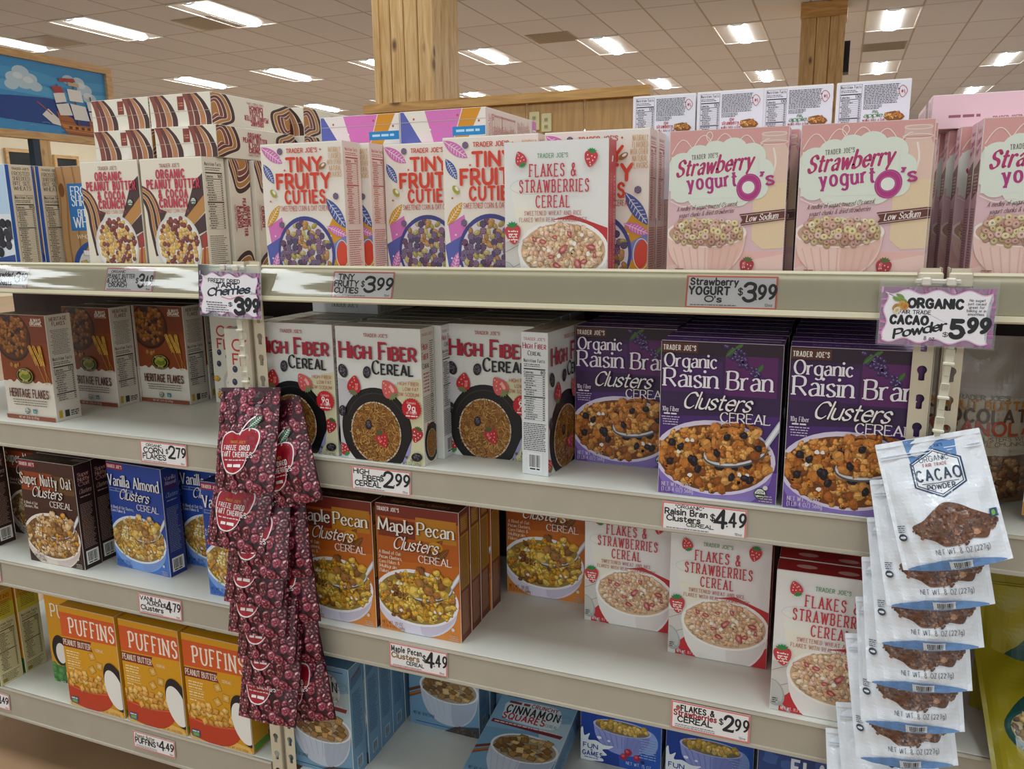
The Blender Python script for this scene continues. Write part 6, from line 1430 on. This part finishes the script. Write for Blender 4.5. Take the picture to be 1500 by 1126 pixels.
def hanging_sign(x, z, w_, h_, paint, label, rot):
    o = link('hanging_sign', card(w_, h_, paint, 'sign_card')); o.location = (x, -.034, z); o.rotation_euler = (radians(-3), radians(rot), 0); tag(o, label, 'sign')
    q = Buf(); q.box((-w_/2-.003, -.0024, -.002), (w_/2+.003, -.0016, h_+.012), 'ffffff'); link('clear_holder', q.mesh('clear_holder', CLEAR), o)
    q = Buf()
    for s_ in (-1, 1):
        q.bevbox((s_*.016-.006, -.006, h_+.002), (s_*.016+.006, .018, h_+.014), 'd8d2c4', .002)
    q.bevbox((-.03, .004, h_+.004), (.03, .010, h_+.012), 'd2cabb', .002)
    link('hook_clip', q.mesh('hook_clip', PLAS), o)
hanging_sign(-1.131, 1.263, .150, .090, cherry_sign, 'purple bordered sign reading freeze dried tart cherries 3.99', 1.6)
hanging_sign(.136, 1.262, .148, .084, cacao_sign, 'purple bordered sign reading organic cacao powder 5.99', .3)

# ------------------------------------------------------------------ pouches
def pouch_mesh(key, w_, h_, th, art, base, mat, seed=1, gusset=None, unit=None, wr=.0012, stand=False):
    rr = random.Random(seed); NX, NY = 24, 32
    ph = [rr.uniform(0, 6) for _ in range(8)]
    def bul(a, b):
        m = .05; A = max(0, sin(pi*min(1, max(0, (a-m)/(1-2*m)))))**.65; 
        t = max(0, (b-.10)/.90)
        Bv = sin(pi*min(1, t**1.25*.93))**.8 if not gusset else (min(1, t*1.7)**1.1)*(1-.45*max(0, (t-.75)/.25)**2)
        wv = wr*(sin(a*9+ph[0]+b*5)*sin(b*13+ph[1])+.7*sin(a*21+b*17+ph[2])+.5*sin((a-.5)*(b+.2)*40+ph[3])+.5*sin(b*33+ph[4]+a*6))
        return th*.5*A*Bv+wv*(.3+A)
    bot = lambda a: h_*(1+(.035*sin(pi*a) if gusset else 0))
    G = [[(-w_/2+w_*i/NX, -bul(i/NX, j/NY), -bot(i/NX)*j/NY) for i in range(NX+1)] for j in range(NY+1)]
    Bk = [[(-w_/2+w_*i/NX, bul(i/NX, j/NY)*.55+.0004, -bot(i/NX)*j/NY) for i in range(NX+1)] for j in range(NY+1)]
    q = Buf()
    for j in range(NY):
        for i in range(NX):
            q.add([G[j+1][i], G[j+1][i+1], G[j][i+1], G[j][i]], base); q.add([Bk[j][i], Bk[j][i+1], Bk[j+1][i+1], Bk[j+1][i]], base)
    for j in range(NY):
        q.add([G[j][0], Bk[j][0], Bk[j+1][0], G[j+1][0]], base); q.add([G[j+1][NX], Bk[j+1][NX], Bk[j][NX], G[j][NX]], base)
    for i in range(NX): q.add([G[NY][i], Bk[NY][i], Bk[NY][i+1], G[NY][i+1]], base)
    W = 100; H = 100*h_/w_
    def fm(x, y, k):
        a = min(max(x/W*NX, 0), NX-1e-6); b = min(max(y/H*NY, 0), NY-1e-6); i, j = int(a), int(b); u, v = a-i, b-j
        P = [G[j][i], G[j][i+1], G[j+1][i], G[j+1][i+1]]
        p = [P[0][t]*(1-u)*(1-v)+P[1][t]*u*(1-v)+P[2][t]*(1-u)*v+P[3][t]*u*v for t in range(3)]
        du = [P[1][t]-P[0][t] for t in range(3)]; dv = [P[2][t]-P[0][t] for t in range(3)]
        n = Vector(dv).cross(Vector(du)).normalized()
        if n.y > 0: n = -n
        return (p[0]+n.x*k, p[1]+n.y*k, p[2]+n.z*k)
    c = Cv(q, W, H, None, w_/100, fm, (W/NX, H/NY), .2, .00010)
    art(c); me = q.mesh(key, mat)
    # the pressed zip and the top seal are pieces of their own
    z = Buf(); y = -h_*.105
    for dz in (0, -.004): z.box((-w_/2+.004, -bul(.5, .1)-.0022, y+dz-.0006), (w_/2-.004, .0012, y+dz+.0006), base)
    s = Buf(); s.box((-w_/2+.001, -.0019, -h_*.035), (w_/2-.001, .0016, .0008), base)
    extra = [('zip_ridge', z.mesh(key+'_zip', mat)), ('top_seal', s.mesh(key+'_seal', mat))]
    if gusset:
        gq = Buf(); c2 = Cv(gq, W, H, None, w_/100, fm, (W/NX, H/NY), .2, .00010); c2.L = c.L+4; gusset(c2); extra.append(('bottom_gusset', gq.mesh(key+'_gusset', mat)))
    return me, extra
def pouch_at(pm, M_, label, group=None, cat='pouch'):
    o = link('snack_pouch', pm[0]); o.matrix_world = M_; tag(o, label, cat, group)
    for n, me in pm[1]: link(n, me, o)
    return o
def cherry_art(c):
    W, H = c.W, c.H; c.rect(0, 0, W, H, '3a1420', 2); c.L = 3
    c.pile(W/2, H/2, W*.80, H*.80, 'cherry', 14.5, 7)
    _t = c.text; _l = c.leaf; _n = c.line; c.text = lambda t, x, y, *a, **k: _t(t, x, y-14, *a, **k)
    Q = lambda k: [(44+(x-44)*k, 84+(y-98)*k) for x, y in spline([(42, 78), (50, 74), (60, 70), (72, 74), (75, 86), (70, 100), (60, 108), (56, 118), (44, 128), (30, 128), (19, 116), (14, 98), (18, 82), (30, 75)], True, 4)]
    c.poly(Q(1.06), 'efe6ea'); c.poly(Q(1.0), 'a8182a'); c.ell(64, 74, 9, 14, '8a1224', 20, 12)
    c.line([(46, 64), (56, 48), (66, 40)], 2, 'efe6ea', True); c.line([(60, 58), (64, 48), (66, 40)], 2, 'efe6ea', True); c.leaf(58, 56, 76, 38, 10, '2f6a44', 'efe6ea')
    c.text("TRADER JOE'S", 42, 90, 3.4, 26, 'd8b04a', 'slab', 'c'); c.text('FREEZE DRIED', 42, 99, 6, 46, 'f4ecec', 'bold', 'c'); c.text('TART CHERRIES', 42, 108, 6.5, 52, 'f4ecec', 'bold', 'c'); c.bars(22, 97.5, 62, 1, 1, 'e6cfd0', 1.6, 'c'); c.bars(28, 104, 52, 1, 1, 'f4ecec', 4, 'c', 7)
CH = pouch_mesh('cherry_pouch', .150, .212, .030, cherry_art, '3a1420', FILM, 3)
def hang(pm, x, z, rot, tilt, y=-.030):
    return Matrix.Translation((x, y, z)) @ Matrix.Rotation(radians(rot), 4, 'Y') @ Matrix.Rotation(radians(-tilt), 4, 'X')
gc = 'cherry pouches clipped on the hanging strip'
front = [(-1.098, 1.118, -4, 'topmost'), (-1.112, .990, 2, 'second'), (-1.086, .936, -6, 'third'), (-1.092, .872, -2, 'fourth'), (-1.095, .806, -4, 'fifth'), (-1.080, .748, -5, 'sixth'), (-1.076, .690, -6, 'seventh'), (-1.080, .606, -2, 'lowest')]
for x, z, r, nm in front: pouch_at(CH, hang(CH, x, z, r, 17), f'dark red cherry pouch on the clip strip, {nm} of the front ones', gc)
back = [(-1.058, 1.085, -17, 'topmost'), (-1.066, .93, -9, 'second'), (-1.062, .83, -11, 'third'), (-1.060, .74, -10, 'fourth'), (-1.052, .600, -15, 'lowest')]
for x, z, r, nm in back: pouch_at(CH, hang(CH, x, z, r, 8, -.020), f'dark red cherry pouch turned to the right, {nm} of those behind', gc)
def cacao_art(c):
    W, H = c.W, c.H; c.rect(0, 0, W, H, 'dfe3ea', 2); c.L = 3
    c.poly([(27, 0), (76, 0), (74, 22), (30, 24)], '5d86bd'); 
    hx = lambda k: [(53+25*k*cos(radians(a))*1.02, 37+23*k*sin(radians(a))) for a in (-90, -30, 30, 90, 150, 210)]
    c.poly(hx(1.1), '2f4668'); c.poly(hx(1.02), 'e6e9ee'); c.poly(hx(.98), '2f4668'); c.poly(hx(.93), 'e6e9ee')
    c.text("TRADER JOE'S", 52, 11, 2.8, 22, '2a3a5a', 'slab', 'c'); c.text('ORGANIC', 52, 25, 5.2, 27, '3a4860', 'sans', 'c'); c.text('FAIR TRADE', 52, 30, 3.2, 22, 'a8606a', 'bold', 'c'); c.text('CACAO', 53, 44, 10.5, 41, '33455f', 'bold', 'c'); c.rect(36, 46.5, 70, 47.2, '33455f'); c.text('POWDER', 53, 53, 4.6, 26, '33455f', 'bold', 'c')
    P = spline([(18, 88), (30, 82), (42, 72), (52, 67), (64, 70), (76, 78), (90, 86), (96, 92), (88, 97), (82, 106), (68, 104), (58, 108), (44, 109), (36, 103), (24, 98)], True, 4)
    c.poly(P, '6a4634'); rr = random.Random(5); c.L += 1
    ins = lambda x, y: abs(x-56) < 40*(1-abs(y-91)/24) and 68 < y < 109
    for k in range(520):
        x, y = rr.uniform(16, 97), rr.uniform(66, 112)
        if ins(x, y) or (rr.random() < .12 and abs(x-56) < 44*(1.1-abs(y-91)/24)): c.blob(x, y, rr.uniform(.7, 1.7), jit(rr, rr.choice(['7d5540', '5a3828', '95694f', '4a2c20']), .2), 6, .35, c.L+1+k % 3, rr)
    c.L += 4
    c.blob(74, 99, 3.5, 'b58560', 8, .3); c.text('NET WT. 8 OZ (227g)', 58, 116, 4.6, 48, '2e3a4c', 'sans', 'c')
    c.rect(89, 80, 97, 88, '26486e'); c.blob(92, 84, 2.4, '7ab04a', 8, .3); c.ell(8, 98, 3.6, 3.6, '3a4658', 16); c.ell(8, 98, 2.4, 1.2, 'e0e4ea', 10); c.bars(5, 86, 12, 4, 2, '4a5668', .9)
def cacao_gus(c):
    H = c.H; P = [(6+88*k/20, H-1.5-8.5*sin(pi*k/20)**.8) for k in range(21)]+[(94-88*k/20, H-.4) for k in range(21)]
    c.poly(P, '5f86b8'); c.barcode(44, H-8.2, 64, H-1.2, 'cfd6de', '39424e'); c.L += 2
CA = pouch_mesh('cacao_pouch', .142, .186, .040, cacao_art, 'dfe3ea', FOIL, 8, cacao_gus, wr=.0019)
gk = 'cacao pouches clipped on the hanging strip'
kz = [(.138, 1.124, -16, 'topmost, full front showing'), (.136, 1.062, -11, 'second from the top'), (.137, .998, -8, 'third from the top'), (.134, .930, -6, 'fourth from the top'), (.130, .862, -6, 'fifth from the top'), (.118, .800, -9, 'sixth from the top'), (.112, .676, -9, 'second from the bottom'), (.100, .622, -6, 'lowest of the strip')]
for x, z, r, nm in kz: pouch_at(CA, hang(CA, x, z, r, 21, -.030), f'white foil cacao powder pouch, {nm}', gk)

def clip_strip(x0, z0, x1, z1, n, label):
    q = Buf(); L = hypot(x1-x0, z1-z0); q.bevbox((-.0045, -.0012, -L), (.0045, .0012, 0), 'd8d3c0', .0005)
    o = link('clip_strip', q.mesh('strip_band', PLAS)); o.location = (x0, -.0285, z0); o.rotation_euler = (0, atan2(-(x1-x0), z0-z1)*-1*-1, 0); tag(o, label, 'clip strip')
    me = None
    for k in range(n):
        if me is None:
            b = Buf(); b.bevbox((-.0062, -.0052, -.010), (.0062, .0, .010), 'd2cdb8', .0012)
            for j in range(4): b.box((-.0052, -.0062, .001+j*.0024), (.0052, -.005, .002+j*.0024), 'bdb7a2')
            b.bevbox((-.0078, -.0085, -.0135), (.0078, -.001, -.009), 'dcd7c5', .001); b.bevbox((-.004, -.004, -.03), (.004, -.001, -.012), 'cdc8b2', .0006); me = b.mesh('clip', PLAS)
        link('clip', me, o, (0, 0, -.02-k*L/n))
clip_strip(-1.113, 1.268, -1.082, .42, 16, 'cream plastic clip strip holding the cherry pouches')
clip_strip(.160, 1.268, .118, .46, 16, 'cream plastic clip strip holding the cacao pouches')

# ------------------------------------------------------------------ right bay
def granola_art(c):
    W, H = c.W, c.H; c.rect(0, 0, W, H, '9a8f84', 0); c.rect(0, H*.36, W, H, 'b0a48f'); c.rect(0, H*.70, W, H, '6a4e3a')
    c.pile(W*.5, H*.84, W*.52, H*.17, 'clump', 10, 5, ['7a5636', '5a3a26', '94704a']); c.poly([(0, H*.62), (30, H*.70), (60, H*.64), (W, H*.70), (W, H*.6), (0, H*.55)], 'b0a48f')
    c.text("TRADER JOE'S", 50, H*.375, 4, 46, '6a5a4c', 'slab', 'c'); c.text('PEANUT BUTTER', 50, H*.43, 7.5, 90, 'b0742c', 'bold', 'c'); c.text('CHOCOLATE', 50, H*.505, 11.5, 94, '5a4438', 'bold', 'c'); c.text('GRANOLA', 52, H*.575, 11.5, 84, 'a8482c', 'bold', 'c'); c.text('GRANOLA CLUSTERS WITH', 54, H*.61, 3.6, 80, '6a4a30', 'sans', 'c'); c.text('CHOCOLATE CHUNKS', 54, H*.64, 3.6, 70, '6a4a30', 'sans', 'c')
def cream_art(c):
    W, H = c.W, c.H; c.rect(0, 0, W, H, 'cfc3b0', 0); c.rect(0, H*.78, W, H, 'c98a2c'); c.rect(10, H*.5, 90, H*.76, 'd8d4cc'); c.blob(30, H*.55, 9, 'c9982c', 12, .2); c.rect(12, H*.62, 60, H*.72, '5a4038')
def yellow_art(c):
    W, H = c.W, c.H; c.rect(0, 0, W, H, '8f8212', 2); c.L = 3; c.poly(spline([(30, 0), (40, 20), (42, 60), (24, 84), (14, 104), (24, 124), (56, 130), (100, 124), (100, 0)], True, 4), '123f3a'); c.ell(36, H*.68, 20, 18, '1a4a44', 30); c.ell(36, H*.68, 17, 15, 'a89468', 30); c.pile(36, H*.68, 16, 14, 'flake', 7, 5, ['b59a62', '8a6a3c', 'cdb88a', '5a4430'])
GR = pouch_mesh('granola_pouch', .172, .268, .050, granola_art, '9a8f84', FILM, 5, lambda c: None, stand=True)
CR = pouch_mesh('cream_pouch', .165, .262, .050, cream_art, 'cfc3b0', FILM, 6, lambda c: None)
YE = pouch_mesh('yellow_pouch', .170, .262, .050, yellow_art, '8f8212', FILM, 7, lambda c: None)
def stand(pm, x, y, z, h_, rx=0, rz=0): return Matrix.Translation((x, y, z+h_*1.036*cos(radians(rx))+.002)) @ Matrix.Rotation(radians(rz), 4, 'Z') @ Matrix.Rotation(radians(rx), 4, 'X')
for pm in (GR, CR, YE): pm[1][:] = [e for e in pm[1] if e[0] != 'bottom_gusset']
pouch_at(GR, stand(GR, .232, .150, S2, .268, 0), 'tan peanut butter chocolate granola pouch with a frosted top')
pouch_at(CR, stand(CR, .374, .068, S2, .262, 0), 'cream pouch with an orange base at the right edge')
pouch_at(YE, stand(YE, .345, .13, S3, .262, 0), 'yellow green pouch with an oval window, standing upright', 'yellow green pouches on the third shelf')
pouch_at(YE, Matrix.Translation((.338, .16, S3+.150)) @ Matrix.Rotation(radians(4), 4, 'Z') @ Matrix.Rotation(radians(-57), 4, 'X'), 'yellow green pouch with an oval window, slumped in front', 'yellow green pouches on the third shelf')
